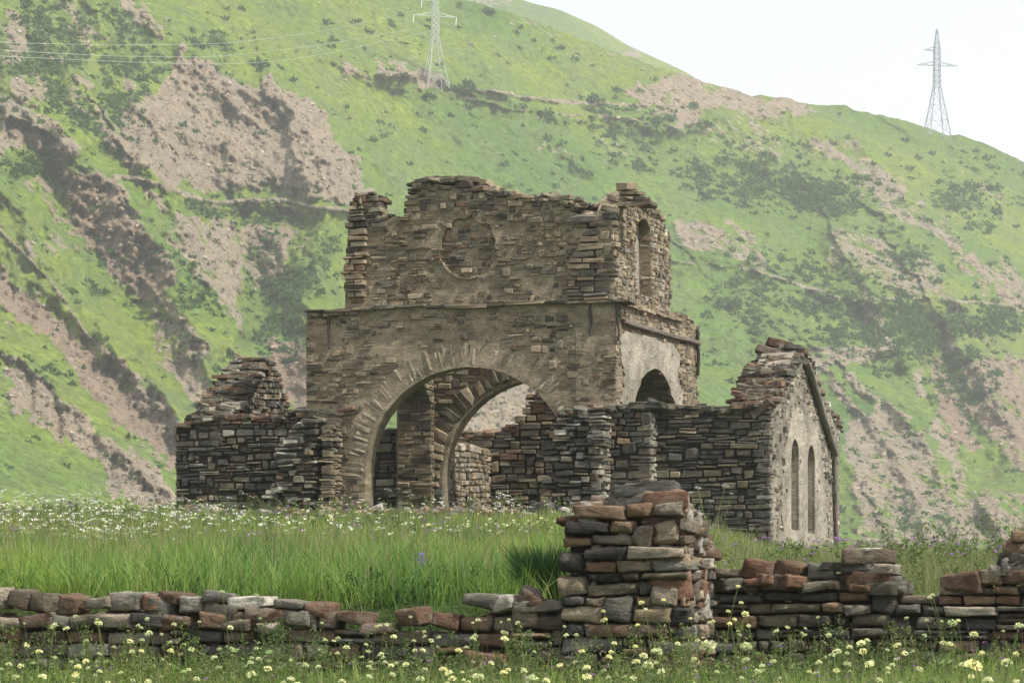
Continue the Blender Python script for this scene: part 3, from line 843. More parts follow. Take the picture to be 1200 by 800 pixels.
# single dark bushes that can be pointed at
for k, (px, py, wpx, hpx, lab) in enumerate([
    (547, 106, 11, 11, 'dark round bush right of the foot of the nearer pylon'),
    (466, 108, 10, 6, 'low dark bush below the pale scree left of the nearer pylon'),
    (500, 117, 9, 8, 'dark bush straight below the foot of the nearer pylon'),
    (572, 14, 8, 4, 'small dark bush on the open grass high right of the nearer pylon'),
    (697, 121, 11, 9, 'dark spiky bush alone on the green slope above the tower'),
    (640, 139, 11, 9, 'bushy dark shrub on the brown ledge above the tower roofline'),
    (825, 148, 12, 6, 'wide dark bush just below the broad scree near the skyline'),
    (769, 144, 7, 6, 'small dark bush left of the wide one below the skyline scree'),
    (300, 78, 13, 8, 'dark bush at the upper lip of the big scree slope'),
    (678, 203, 14, 6, 'broad low bush on the slope right above the ruined tower')]):
    b = hill_pt(px, py); s_ = b.y / FPX
    v, f = bush_cloud(np.array(b) + [0, -1, -.3], wpx * s_, hpx * s_ * 1.1, 90, 3.2 * s_, 900 + k)
    o = link('hillside_bush', np_mesh('hillside_bush', v - np.array(b), f), None, [M['hill_shrub']]); o.location = b
    tag(o, lab, 'bush', 'single bushes on the mountainside')

# ------------------------------------------------------------------ the tower
GZ0 = 2.0   # masonry goes on below the turf
def on(F, pts): return pts
def arch_px(F, ca, cz, rad, n=26, zb=1.2, a0=0, a1=180):
    pts = [F.px(ca + rad, zb)]
    for i in range(n + 1):
        t = R(a0 + (a1 - a0) * i / n); pts.append(F.px(ca + rad * math.cos(t), cz + rad * math.sin(t)))
    pts.append(F.px(ca - rad, zb)); return pts       # right foot -> over the top -> left foot

tower = empty('ruined_tower', CH + Vector((-3.4, 3.5, 2.6)), 'square ruined stone tower with a broken upper storey over a big round arch', 'tower')
TI = []
WT, LT = 7.47, 7.25
AR, ACZ, ACA = 2.50, 3.57, -3.53
F0 = front(0.0)
def tower_pal(s, z, r):
    if z > 6.7 and z < 7.6 and r.random() < .25: return 1
    q = r.random()
    if z < 4.6 and s < -5.9: return 1 if q < .55 else 0
    return 0 if q < .74 else 1 if q < .84 else 4 if q < .95 else 2
body_top = [(358, 378), (360, 366), (400, 361), (560, 356), (722, 351)]
body = body_top + [F0.px(0, 1.4)] + arch_px(F0, ACA, ACZ, AR) + [(360, 640)]
ring = [F0.px(ACA + (AR + .58) * math.cos(R(a)), ACZ + (AR + .58) * math.sin(R(a))) for a in range(0, 181, 8)]
ring = [F0.px(ACA + AR + .2, 1.2)] + [F0.px(ACA + AR + .2, ACZ)] + ring[1:-1] + [F0.px(ACA - AR - .2, ACZ), F0.px(ACA - AR - .2, 1.2)]
def near_ring(s, z): return abs(math.hypot(s - ACA, z - ACZ) - AR - .8) < .45 and z > 4.3
def worn(s, z, r, o=0.0, th=.16):
    return float(fbm(np.array(s * 1.3 + o), np.array(z * 1.9), 3, 7)) + r.gauss(0, .10) > th
veneer(TI, F0, body, [ring], ch=(.055, .17), ln=(.10, .44), prot=(-.02, .04), pal=tower_pal, seed=11, ragged=.02, gap=.014, miss=.03, tall=.24, split=.22, wav=.05, skip=lambda s, z, r: worn(s, z, r, 0, .20 if near_ring(s, z) else .36))
prism('front_wall', tower, F0, body, [], .018, .55, M['mortar'])
# stones of the jambs under the ring
for sgn, lim in ((-1, (ACA - AR - .42, ACA - AR)), (1, (ACA + AR, ACA + AR + .42))):
    pts = [F0.px(lim[0], 1.4), F0.px(lim[0], ACZ), F0.px(lim[1], ACZ), F0.px(lim[1], 1.4)]
    veneer(TI, F0, pts, ch=(.12, .22), ln=(.2, .42), depth=.5, prot=(.01, .04), pal=4, seed=30 + sgn)
voussoirs(TI, F0, ACA, ACZ, AR, .60, .105, .55, lambda a, z, r: 6 if r.random() < .85 else 4, 0, 180, -.010, 7)
# mortared skin left on the ring and the spandrels
def blob(cx, cy, rx, ry, seed, n=26, wob=.25):
    r = random.Random(seed); out = []
    ph = [r.uniform(0, 6.28) for _ in range(4)]
    for i in range(n):
        t = i / n * 6.2832; k = 1 + wob * (.5 * math.sin(2 * t + ph[0]) + .35 * math.sin(3 * t + ph[1]) + .3 * math.sin(5 * t + ph[2]) + .25 * math.sin(9 * t + ph[3]))
        out.append((cx + rx * k * math.cos(t), cy + ry * k * math.sin(t)))
    return out
def roughen(poly, amp, step=5.0, seed=1):
    r = random.Random(seed); out = []
    for (x0, y0), (x1, y1) in zip(poly, poly[1:] + poly[:1]):
        n = max(1, int(math.hypot(x1 - x0, y1 - y0) / step))
        for i in range(n):
            t = i / n; out.append((x0 + (x1 - x0) * t + r.uniform(-amp, amp), y0 + (y1 - y0) * t + r.uniform(-amp, amp)))
    return out
def patch(root, F, poly, mat, prot=.045, name='plaster'):
    return prism(name, root, F, poly, [], -prot, .05, mat)

# right-hand wall of the body
F1 = side(0.0)
body_r = [(722, 352), (760, 358), (786, 364), (795, 371), (806, 374), (817, 384), (819, 402), (817, 440), (820, 480), F1.px(LT, 1.2)]
archR = arch_px(F1, 3.25, 3.92, 2.25)
body_r = body_r + archR + [F1.px(0, 1.2)]
plR = [(727, 396), (733, 388), (748, 393), (762, 394), (775, 402), (786, 402), (796, 416), (792, 440), (799, 462), (796, 500), (793, 500)] + [F1.px(3.25 + 2.25 * math.cos(R(a)), 3.92 + 2.25 * math.sin(R(a))) for a in range(20, 150, 6)] + [(735, 500), (727, 470), (731, 440), (726, 420)]
veneer(TI, F1, body_r, [], ch=(.08, .16), ln=(.12, .4), prot=(-.01, .03), pal=lambda s, z, r: 4 if r.random() < .5 else 0 if r.random() < .6 else 2, seed=12, ragged=.04, gap=.02)
prism('side_wall', tower, F1, body_r, [], .018, .95, M['mortar'])
patch(tower, F1, roughen(plR, 1.1, 4.0), M['plaster'], .035)
voussoirs(TI, F1, 3.25, 3.92, 2.25, .34, .14, .95, 5, 20, 160, .03, 8)
# rear wall with its arch, seen through the front arch
F2 = front(LT - 1.0)
rear = [F2.px(-WT, 7.4), F2.px(0, 7.4), F2.px(0, 1.2)] + arch_px(F2, ACA - .30, ACZ + .1, AR) + [F2.px(-WT, 1.2)]
ring2 = arch_px(F2, ACA - .30, ACZ + .1, AR + .5, zb=ACZ)
veneer(TI, F2, rear, [ring2], ch=(.10, .2), ln=(.2, .6), prot=(.0, .04), pal=lambda s, z, r: 0 if r.random() < .7 else 2, seed=13, vis=.8)
prism('rear_wall', tower, F2, rear, [], .02, .55, M['mortar'])
voussoirs(TI, F2, ACA - .30, ACZ + .1, AR, .62, .24, .55, lambda a, z, r: 4 if r.random() < .6 else 0, 0, 180, .03, 9, vis=.8)
# left-hand wall with its arch: jamb towards the viewer and inner face
F3 = side(WT - .95)
left = [F3.px(.95, 7.4), F3.px(LT - 1.1, 7.4), F3.px(LT - 1.1, 1.2), F3.px(6.07, 1.2), F3.px(6.07, 5.6), F3.px(5.2, 6.3), F3.px(3.4, 6.6), F3.px(1.6, 6.3), F3.px(1.1, 5.6), F3.px(1.1, 1.2), F3.px(.95, 1.2)]
veneer(TI, F3, left, [], ch=(.10, .2), ln=(.18, .5), prot=(.0, .04), pal=0, seed=14, vis=.4)
prism('left_wall', tower, F3, left, [], .02, .95, M['mortar'])
F4 = front(6.05)      # that jamb faces the viewer
jb = [F4.px(-WT, 5.8), F4.px(-WT + .95, 5.8), F4.px(-WT + .95, 1.2), F4.px(-WT, 1.2)]
veneer(TI, F4, jb, ch=(.12, .24), ln=(.3, .6), depth=.35, prot=(.0, .03), pal=lambda s, z, r: 0 if r.random() < .75 else 4, seed=15)
# upper storey
F5 = front(.10); F6 = side(.06)
up_top = [(404, 358), (402, 300), (407, 285), (406, 262), (409, 240), (414, 226), (424, 222), (440, 226), (446, 246), (470, 250), (474, 228), (484, 217), (500, 210), (510, 205), (530, 206), (542, 214), (560, 216), (572, 223), (604, 226), (612, 229), (628, 226), (648, 228), (668, 236), (682, 246), (688, 262), (716, 262), (717, 250), (719.5, 244)]
ocx, ocz = F5.inv(549, 290)
OR = .68
r_ = random.Random(3)
circ = [F5.px(ocx + OR * k * math.cos(R(a)), ocz + OR * k * 1.08 * math.sin(R(a))) for a, k in [(a, 1 + (r_.uniform(-.16, .10) if a < 100 or a > 300 else r_.uniform(-.04, .03))) for a in range(0, 360, 12)]]
upper = up_top + [(719.5, 358)]
def up_pal(s, z, r):
    q = r.random()
    if z > 9.9: return 0 if q < .55 else 1
    if s < -6.0: return 2 if q < .45 else 0
    return 0 if q < .84 else 1 if q < .92 else 2
veneer(TI, F5, upper, [circ], ch=(.05, .16), ln=(.10, .42), prot=(-.02, .045), pal=up_pal, seed=16, ragged=.05, gap=.015, miss=.04, tall=.22, split=.22, wav=.05, skip=lambda s, z, r: z < 9.7 and worn(s, z, r, 5, .36))
prism('upper_front_wall', tower, F5, [(404, 362), (405, 300), (409, 262), (414, 240), (438, 236), (444, 256), (474, 256), (478, 232), (510, 216), (535, 218), (560, 226), (606, 235), (648, 236), (680, 252), (688, 268), (718, 268), (719, 262), (719, 362)], [circ], .02, .9, M['mortar'])
prism('oculus_filling', tower, front(.16), [F5.px(ocx + .8 * math.cos(R(a)), ocz + .82 * math.sin(R(a))) for a in range(0, 360, 20)], [], .04, .4, M['mortar'])
veneer(TI, front(.18), [F5.px(ocx + .66 * math.cos(R(a)), ocz + .70 * math.sin(R(a))) for a in range(0, 360, 15)], ch=(.07, .17), ln=(.12, .36), prot=(-.04, .05), pal=lambda s, z, r: (2, 2, 0, 1, 3)[r.randrange(5)], seed=17, miss=.08)
voussoirs(TI, F5, ocx, ocz, OR + .03, .24, .10, .3, 0, 65, 140, -.01, 10)
voussoirs(TI, F5, ocx, ocz, OR + .01, .05, .14, .3, 4, 185, 290, .03, 12)
# broken courses that step back left of the right-hand turret
veneer(TI, front(.02), [(664, 352), (668, 300), (690, 262), (704, 262), (708, 250), (719, 246), (719, 352)], ch=(.12, .2), ln=(.25, .6), depth=.35, prot=(.0, .06), pal=lambda s, z, r: (0, 4, 0, 1)[r.randrange(4)], seed=19, ragged=.08)
up_r = [(719.6, 248), (724, 234), (734, 224), (742, 226), (750, 236), (766, 242), (775, 250), (777, 260), (786, 274), (785, 300), (787, 330), (785, 370), (752, 364), (719.6, 360)]
winR = [(746, 348), (745, 275), (748, 262), (753, 256), (759, 258), (763, 268), (764, 350)]
veneer(TI, F6, up_r, [winR], ch=(.08, .16), ln=(.12, .34), prot=(-.01, .04), pal=lambda s, z, r: (4, 4, 0, 0, 2, 5)[r.randrange(6)], seed=18, ragged=.05, gap=.02)
prism('upper_side_wall', tower, F6, up_r, [winR], .02, .4, M['mortar'])
prism('window_filling', tower, side(.36), [(742, 350), (742, 262), (770, 262), (770, 352)], [], 0, .3, M['plaster'])
# ragged tops
cap(TI, F5, [(408, 244), (416, 230), (438, 228)], .85, lambda s, z, r: 2 if r.random() < .6 else 3, seed=21, layers=2)
cap(TI, F5, [(478, 224), (486, 217), (500, 211), (512, 207), (532, 208), (545, 215), (575, 224), (606, 228)], .85, 0, size=(.28, .6), h=(.07, .17), seed=22, layers=2, tilt=.1)
cap(TI, F5, [(612, 232), (648, 230), (668, 238), (682, 250)], .85, lambda s, z, r: 0 if r.random() < .6 else 1, size=(.2, .45), seed=23)
cap(TI, F6, [(720, 250), (726, 238), (734, 229), (744, 232), (752, 238), (768, 245), (776, 252)], .34, lambda s, z, r: 4 if r.random() < .5 else 0, size=(.25, .5), h=(.07, .15), seed=24, layers=1)
cap(TI, F6, [(787, 366), (797, 374), (808, 378), (817, 386)], .8, lambda s, z, r: 2 if r.random() < .5 else 0, size=(.2, .4), seed=25, layers=2)
cap(TI, F0, [(360, 367), (402, 362)], .8, 0, size=(.3, .6), h=(.05, .1), seed=26, layers=1, tilt=.05)
r_ = random.Random(29)
for (px, py, l, h_) in [(735, 219, .34, .2), (741, 227, .5, .1), (726, 233, .4, .12), (752, 234, .4, .12), (760, 240, .3, .12), (731, 240, .45, .12), (745, 238, .5, .12)]:
    F_ = front(.5); a, z = F_.inv(px, py); X, Yv, Z = jit(RIGHT, BACK, UP, .3, .1, .1, r_); put(TI, F_.at(a, z), X, Yv, Z, (l, .5, h_), 0, 2.0, False, r_)
# leftmost return of the upper storey, broken back
veneer(TI, front(-.02), [(404, 350), (402, 300), (408, 290), (407, 262), (410, 244), (424, 236), (428, 290), (424, 320), (426, 350)], ch=(.09, .18), ln=(.2, .42), depth=.3, prot=(.0, .08), pal=lambda s, z, r: (0, 0, 2, 4)[r.randrange(4)], seed=27, ragged=.08)
# string course of thin slabs between the storeys
r_ = random.Random(4); x = -WT - .05
while x < 0.0:
    l = r_.uniform(.35, 1.0); zc = F0.inv(*F0.px(x, 7.49))[1]
    X, Yv, Z = jit(F0.d, F0.into, UP, .01, .012, .03, r_)
    put(TI, F0.at(x + l / 2, 7.47 + .03 * math.sin(x * 2), .18), X, Yv, Z, (l * 1.02, .62, r_.uniform(.06, .10)), 0 if r_.random() < .6 else 1, 1.5, False, r_)
    x += l
x = 0.0
while x < 5.0:
    l = r_.uniform(.3, .7); X, Yv, Z = jit(F1.d, F1.into, UP, .02, .02, .04, r_)
    put(TI, F1.at(x + l / 2, 7.46, .14), X, Yv, Z, (l, .5, r_.uniform(.06, .10)), 4, 1.5, False, r_); x += l
finish(tower, TI, 295)
beam('timber_lintel', tower, front(.15).at(*front(.15).inv(664, 258)), front(.15).at(*front(.15).inv(714, 256)), .30, .26, M['old_wood'], 1)
a0, z0_ = F1.inv(728, 377); a1, z1_ = F1.inv(817, 402)
beam('wall_beam', tower, F1.at(a0, z0_, -.04), F1.at(a1, z1_, -.04), .16, .15, M['old_wood'], 2)
a1, z1_ = F1.inv(815, 384); a2, z2_ = F1.inv(816, 440)
beam('upright_timber', tower, F1.at(a1, z1_, -.05), F1.at(a2, z2_, -.05), .10, .10, M['dark_wood'], 3)
for k, (x0, y0, x1, y1) in enumerate([(385, 364, 386, 408), (692, 356, 692, 392), (724, 354, 725, 398)]):
    a, z = F0.inv(x0, y0); b, z2 = F0.inv(x1, y1)
    beam('upright_timber', tower, F0.at(a, z, -.02), F0.at(b, z2, -.02), .07, .07, M['dark_wood'], 10 + k)

# ------------------------------------------------------------------ left arm of the cross
arm = empty('ruined_left_arm', CH - RIGHT * 9.1 + BACK * 3 + Vector((0, 0, 2.6)), 'low roofless arm of dark stone left of the tower with a pointed stub of gable', 'ruined wall')
LI = []
def grey_pal(s, z, r):
    q = r.random()
    if z > 4.85 and q < .5: return 3
    return 1 if q < .82 else 2 if q < .93 else 5
Fa = front(0.02)
la = [(204, 640), (204, 494), (225, 490), (262, 484), (300, 486), (340, 484), (372, 478), (398, 482), (400, 640)]
veneer(LI, Fa, la, ch=(.06, .20), ln=(.14, .52), prot=(-.01, .07), pal=grey_pal, seed=41, miss=.01, gap=.02, wav=.045, split=.25)
prism('front_wall', arm, Fa, [(205, 640), (205, 498), (262, 490), (398, 486), (399, 640)], [], .09, .8, M['dark_joint'])
cap(LI, Fa, [(206, 494), (262, 486), (330, 486)], .75, lambda s, z, r: 3 if r.random() < .6 else 1, size=(.3, .65), h=(.07, .15), seed=42, layers=1, tilt=.08)
cap(LI, Fa, [(330, 484), (372, 480), (402, 480)], .75, lambda s, z, r: 1 if r.random() < .6 else 3, size=(.3, .6), h=(.07, .15), seed=43, layers=2, tilt=.12)
# rubble stub of the lost front arm
Fb = front(-.75)
stub = [(296, 640), (306, 590), (322, 566), (326, 530), (338, 505), (350, 492), (366, 486), (366, 640)]
veneer(LI, Fb, stub, ch=(.08, .17), ln=(.2, .5), depth=.8, prot=(-.15, .12), pal=grey_pal, seed=44, ragged=.12, miss=.02)
prism('broken_stub', arm, Fb, [(318, 640), (330, 580), (336, 530), (350, 500), (362, 494), (362, 640)], [], .15, .78, M['dark_joint'])
cap(LI, Fb, [(306, 585), (322, 568), (330, 535), (345, 500), (362, 488)], .5, lambda s, z, r: 1 if r.random() < .7 else 5, size=(.3, .55), seed=45, layers=2)
Fs = side(6.6)
veneer(LI, Fs, [Fs.px(-.75, 4.6), Fs.px(0, 5.0), Fs.px(0, 1.6), Fs.px(-.75, 1.6)], ch=(.08, .16), ln=(.14, .3), prot=(.0, .04), pal=0, seed=46)
# gable stub: broken slope towards the viewer, inner face lit
Fg = side(9.62)
gpts = [Fg.px(0, 5.0), Fg.px(.8, 5.35), Fg.px(1.6, 5.95), Fg.px(2.3, 6.35), Fg.px(3.0, 6.56), Fg.px(3.4, 6.42), Fg.px(3.7, 6.1), Fg.px(4.1, 5.7), Fg.px(4.6, 5.2), Fg.px(5.2, 4.9), Fg.px(5.4, 1.6), Fg.px(0, 1.6)]
veneer(LI, Fg, gpts, ch=(.09, .17), ln=(.12, .3), depth=.3, prot=(.0, .05), pal=lambda s, z, r: (2, 1, 5, 2)[r.randrange(4)], seed=47, ragged=.05, zlim=(4.4, 9))
prism('gable_wall', arm, Fg, gpts, [], .05, .7, M['dark_joint'], shrink=.012)
r_ = random.Random(48)
for k in range(46):              # slabs stepping up the broken slope
    t = k / 46; v = .1 + 2.7 * t; z = 4.98 + (6.58 - 4.98) * (t ** .95) + r_.uniform(-.03, .05)
    for q in range(3):
        l = r_.uniform(.3, .65); hh = r_.uniform(.06, .13); X, Yv, Z = jit(RIGHT, BACK, UP, .35, .12, .10, r_)
        u = 9.62 + .05 + q * .27 + r_.uniform(-.08, .08)
        c = CH - RIGHT * u + BACK * (v + r_.uniform(-.1, .1)); c.z = z
        put(LI, c, X, Yv, Z, (l, r_.uniform(.3, .5), hh), (1, 1, 2, 3, 1, 5)[r_.randrange(6)], 1.0, False, r_)
Fk = front(LT - .8)              # rear wall of the arm, seen through the arch
rw = [Fk.px(-10.8, 5.0), Fk.px(-7.5, 5.05), Fk.px(-6.9, 5.1), Fk.px(-6.9, 1.6), Fk.px(-10.8, 1.6)]
veneer(LI, Fk, rw, ch=(.12, .24), ln=(.25, .6), prot=(-.01, .05), pal=grey_pal, seed=49, vis=.7)
prism('rear_wall', arm, Fk, rw, [], .07, .75, M['dark_joint'], shrink=.01)
cap(LI, Fk, [Fk.px(-10.0, 5.0), Fk.px(-7.5, 5.05)], .6, 1, seed=50, layers=1, vis=.6)
finish(arm, LI, 295)

# ------------------------------------------------------------------ right arm with the gable end
arm = empty('ruined_right_arm', CH + RIGHT * 2 + BACK * 3 + Vector((0, 0, 2.5)), 'roofless arm of dark stone right of the tower ending in a pale plastered gable', 'ruined wall')
RI = []
UR = 3.56
Fc = front(0.0)
rc = [(700, 640), (700, 474), (770, 472), (790, 470), (830, 476), (868, 474), (Fc.px(UR, 5.1)), Fc.px(UR, 1.4)]
veneer(RI, Fc, rc, ch=(.07, .22), ln=(.14, .68), prot=(-.015, .05), pal=lambda s, z, r: 1 if r.random() < .88 else 0, seed=61, miss=.008, gap=.018, wav=.045, split=.25)
prism('front_wall', arm, Fc, [(700, 640), (700, 480), (868, 480), Fc.px(UR - .02, 4.95), Fc.px(UR - .02, 1.4)], [], .08, .85, M['dark_joint'])
cap(RI, Fc, [(770, 474), (800, 473), (862, 478)], .7, 1, size=(.25, .5), h=(.08, .16), seed=62, layers=1, tilt=.08)
Fe = side(-UR)
ge = [Fe.px(0, 5.1), Fe.px(.9, 5.55), Fe.px(1.6, 6.0), Fe.px(2.3, 6.4), Fe.px(2.9, 6.58), Fe.px(3.6, 6.52), Fe.px(4.3, 6.35), Fe.px(5.0, 6.0), Fe.px(5.6, 5.5), Fe.px(6.4, 5.35), Fe.px(7.2, 5.0), Fe.px(7.25, 1.2), Fe.px(0, 1.2)]
def lancet(v0, v1, zb, zt):
    m_ = (v0 + v1) / 2; h_ = (v1 - v0) / 2
    return [Fe.px(v0, zb), Fe.px(v0, zt - h_)] + [Fe.px(m_ + h_ * math.cos(R(a)), zt - h_ + h_ * 1.2 * math.sin(R(a))) for a in range(165, 10, -15)] + [Fe.px(v1, zt - h_), Fe.px(v1, zb)]
wins = [lancet(1.95, 2.75, 2.35, 4.35), lancet(3.62, 4.42, 2.3, 4.28)]
veneer(RI, Fe, ge, wins, ch=(.09, .17), ln=(.12, .36), prot=(-.015, .03), pal=lambda s, z, r: 5 if r.random() < .78 else 1, seed=63, ragged=.03, gap=.025)
prism('gable_wall', arm, Fe, [(max(x, Fe.px(.16, 3)[0]), y) for x, y in ge], wins, .008, .75, M['mortar_pale'], shrink=.002)
prism('window_niche', arm, side(-UR + .17), [Fe.px(1.2, 2.2), Fe.px(1.2, 4.6), Fe.px(5.2, 4.6), Fe.px(5.2, 2.2)], [], 0, .2, M['plaster'])
gp = [Fe.px(1.1, 1.8), Fe.px(1.0, 3.2), Fe.px(1.5, 4.3), Fe.px(2.0, 5.0), Fe.px(2.7, 5.2), Fe.px(3.4, 5.0), Fe.px(4.2, 4.9), Fe.px(5.0, 4.5), Fe.px(5.5, 3.4), Fe.px(5.7, 2.4), Fe.px(5.6, 1.8)]
prism('plaster', arm, Fe, roughen(gp, 1.6, 5.0, 3), wins, -.022, .04, M['plaster'])
cap(RI, Fe, [Fe.px(3.1, 6.58), Fe.px(4.3, 6.38), Fe.px(5.6, 5.55)], .6, lambda s, z, r: (1, 5, 2)[r.randrange(3)], size=(.2, .4), seed=64, layers=1)
cap(RI, Fe, [Fe.px(6.3, 5.3), Fe.px(7.2, 4.95)], .6, lambda s, z, r: (3, 2, 1)[r.randrange(3)], size=(.2, .4), seed=65, layers=2)
r_ = random.Random(66)
for k in range(48):
    t = k / 48; v = .05 + 2.9 * t; z = 5.08 + (6.52 - 5.08) * (t ** .92) + r_.uniform(-.04, .05)
    for q in range(3):
        l = r_.uniform(.3, .6); hh = r_.uniform(.07, .15); X, Yv, Z = jit(RIGHT, BACK, UP, .4, .14, .10, r_)
        u = -UR + .12 + q * .28 + r_.uniform(-.08, .08)
        c = CH - RIGHT * u + BACK * (v + r_.uniform(-.1, .1)); c.z = z
        put(RI, c, X, Yv, Z, (l, r_.uniform(.3, .5), hh), (1, 1, 2, 3, 3, 1)[r_.randrange(6)] if t < .35 or t > .85 else (1, 1, 2, 1)[r_.randrange(4)], 1.0, False, r_)
# rust-red blocks at the foot of the slope and at the peak
for (px, py, l, h_, v) in [(912, 403, .62, .22, 2.7), (897, 411, .5, .2, 2.4), (884, 468, .55, .28, .6), (872, 480, .7, .2, .1), (893, 478, .6, .22, .0), (902, 460, .4, .3, 1.0), (885, 430, .4, .16, 1.9)]:
    F_ = front(v); a, z = F_.inv(px, py); X, Yv, Z = jit(RIGHT, BACK, UP, .3, .2, .1, r_)
    put(RI, F_.at(a, z, .1), X, Yv, Z, (l, .4, h_), 3, 2.0, False, r_)
# two proud piers of the front, each set back behind the other
Fd = front(-1.25)
pa = [(626, 640), (628, 606), (640, 590), (632, 566), (644, 548), (636, 530), (650, 512), (642, 498), (656, 486), (666, 476), (706, 474), (Fd.px(-.02, 4.0)), Fd.px(-.02, 1.4)]
veneer(RI, Fd, pa, ch=(.08, .19), ln=(.2, .5), depth=.6, prot=(-.08, .14), pal=lambda s, z, r: 1 if r.random() < .85 else 5, seed=67, ragged=.14, miss=.012)
prism('broken_pier', arm, Fd, [(652, 640), (656, 500), (664, 484), (702, 482), Fd.px(-.1, 1.4)], [], .2, 1.2, M['dark_joint'])
cap(RI, Fd, [(650, 500), (660, 480), (704, 474)], 1.1, lambda s, z, r: 1 if r.random() < .7 else 2, seed=68, layers=2)
Fp = side(0.0)
veneer(RI, Fp, [Fp.px(-1.25, 5.05), Fp.px(-.5, 5.05), Fp.px(-.5, 1.4), Fp.px(-1.25, 1.4)], ch=(.1, .2), ln=(.2, .4), prot=(.0, .05), pal=5, seed=69)
Fq = front(-.5)
pb = [(700, 640), (700, 478), (764, 472), Fq.px(.93, 4.6), Fq.px(.93, 1.4)]
veneer(RI, Fq, pb, ch=(.12, .22), ln=(.25, .6), depth=.4, prot=(.0, .05), pal=lambda s, z, r: 1 if r.random() < .85 else 2, seed=70)
prism('stepped_pier', arm, Fq, [(700, 640), (700, 484), (762, 480), Fq.px(.86, 1.4)], [], .09, .55, M['dark_joint'])
Fr = side(-.93)
veneer(RI, Fr, [Fr.px(-.5, 5.05), Fr.px(0, 5.05), Fr.px(0, 1.4), Fr.px(-.5, 1.4)], ch=(.12, .22), ln=(.2, .45), prot=(.0, .05), pal=5, seed=71)
cap(RI, Fq, [(706, 478), (764, 472)], .5, lambda s, z, r: 1 if r.random() < .75 else 5, seed=72, layers=2)
Fk = front(LT - .8)
finish(arm, RI, 295)
a, z = Fe.inv(941, 424); b, z2 = Fe.inv(975, 532); c2, z3 = Fe.inv(978, 640)
beam('sloping_timber', arm, Fe.at(a, z, -.08), Fe.at(b, z2, -.08), .20, .20, M['old_wood'], 21, 9)
beam('upright_timber', arm, Fe.at(b, z2 + .1, -.05), Fe.at(c2, z3, -.05), .13, .15, M['old_wood'], 22, 9)

# ------------------------------------------------------------------ rear arm behind the arches
arm = empty('ruined_rear_arm', CH - RIGHT * 3.5 + BACK * 9 + Vector((0, 0, 2.6)), 'dark broken walls of the rear arm seen through the big arch of the tower', 'ruined wall')
BI = []
Fm = side(6.36)
lw = [Fm.px(LT - .5, 4.6), Fm.px(8.4, 4.75), Fm.px(9.3, 4.7), Fm.px(10.2, 4.6), Fm.px(10.2, 1.2), Fm.px(8.7, 1.2), Fm.px(8.7, 3.4), Fm.px(8.2, 3.4), Fm.px(8.2, 1.2), Fm.px(LT - .5, 1.2)]
veneer(BI, Fm, lw, ch=(.1, .2), ln=(.12, .34), prot=(.0, .05), pal=lambda s, z, r: (5, 4, 0)[r.randrange(3)], seed=81)
prism('side_wall', arm, Fm, lw, [], .05, .9, M['mortar'])
Fn = front(10.2)
bw = [(500, 640), (500, 508), (590, 500), (600, 492), (612, 488), (614, 474), (622, 470), (627, 456), (640, 462), (664, 470), (700, 474), (740, 480), (740, 640)]
veneer(BI, Fn, bw, ch=(.12, .24), ln=(.25, .65), prot=(-.01, .06), pal=lambda s, z, r: (1, 2, 0, 2)[r.randrange(4)], seed=82, ragged=.05)
prism('end_wall', arm, Fn, [(500, 640), (500, 512), (590, 505), (612, 494), (628, 464), (740, 484), (740, 640)], [], .06, .8, M['dark_joint'])
cap(BI, Fn, [(540, 508), (590, 500), (612, 488)], .7, lambda s, z, r: 3 if r.random() < .6 else 2, seed=83, layers=1)
cap(BI, Fn, [(614, 474), (627, 458), (650, 466)], .7, lambda s, z, r: 3 if r.random() < .6 else 2, seed=84, layers=2)
finish(arm, BI, 250)

# ------------------------------------------------------------------ gate pillar and field walls
def fg_pal(s, z, r):
    q = r.random(); return 2 if q < .52 else 1 if q < .76 else 0 if q < .92 else 3
pil = empty('stone_pillar', PL + Vector((-.55, .5, .25)), 'thick square dry stone pillar in front of the church, broken at the top', 'pillar')
PI_ = []
Ff = front(0, PL)
pp = [(655, 800), (657, 700), (650, 690), (656, 640), (662, 612), (672, 600), (700, 592), (740, 585), (798, 583), (800, 620), (802, 800)]
veneer(PI_, Ff, pp, ch=(.095, .165), ln=(.17, .58), tall=.10, depth=.42, prot=(-.02, .05), pal=fg_pal, seed=91, hero=True, ragged=.04, miss=0, gap=.02, split=.10, wav=.012)
prism('pillar_core', pil, Ff, [(664, 810), (664, 640), (690, 606), (786, 600), (790, 810)], [], .12, .98, M['dark_joint'])
Fz = side(0, PL)
pz = [Fz.px(0, 1.80), Fz.px(.35, 1.75), Fz.px(.6, 1.6), Fz.px(.95, 1.35), Fz.px(1.12, 1.15), Fz.px(1.15, .1), Fz.px(0, .1)]
veneer(PI_, Fz, pz, ch=(.10, .2), ln=(.10, .24), depth=.4, prot=(-.01, .05), pal=lambda s, z, r: (5, 4, 2, 3)[r.randrange(4)], seed=92, hero=True, miss=0, gap=.02)
r_ = random.Random(93)
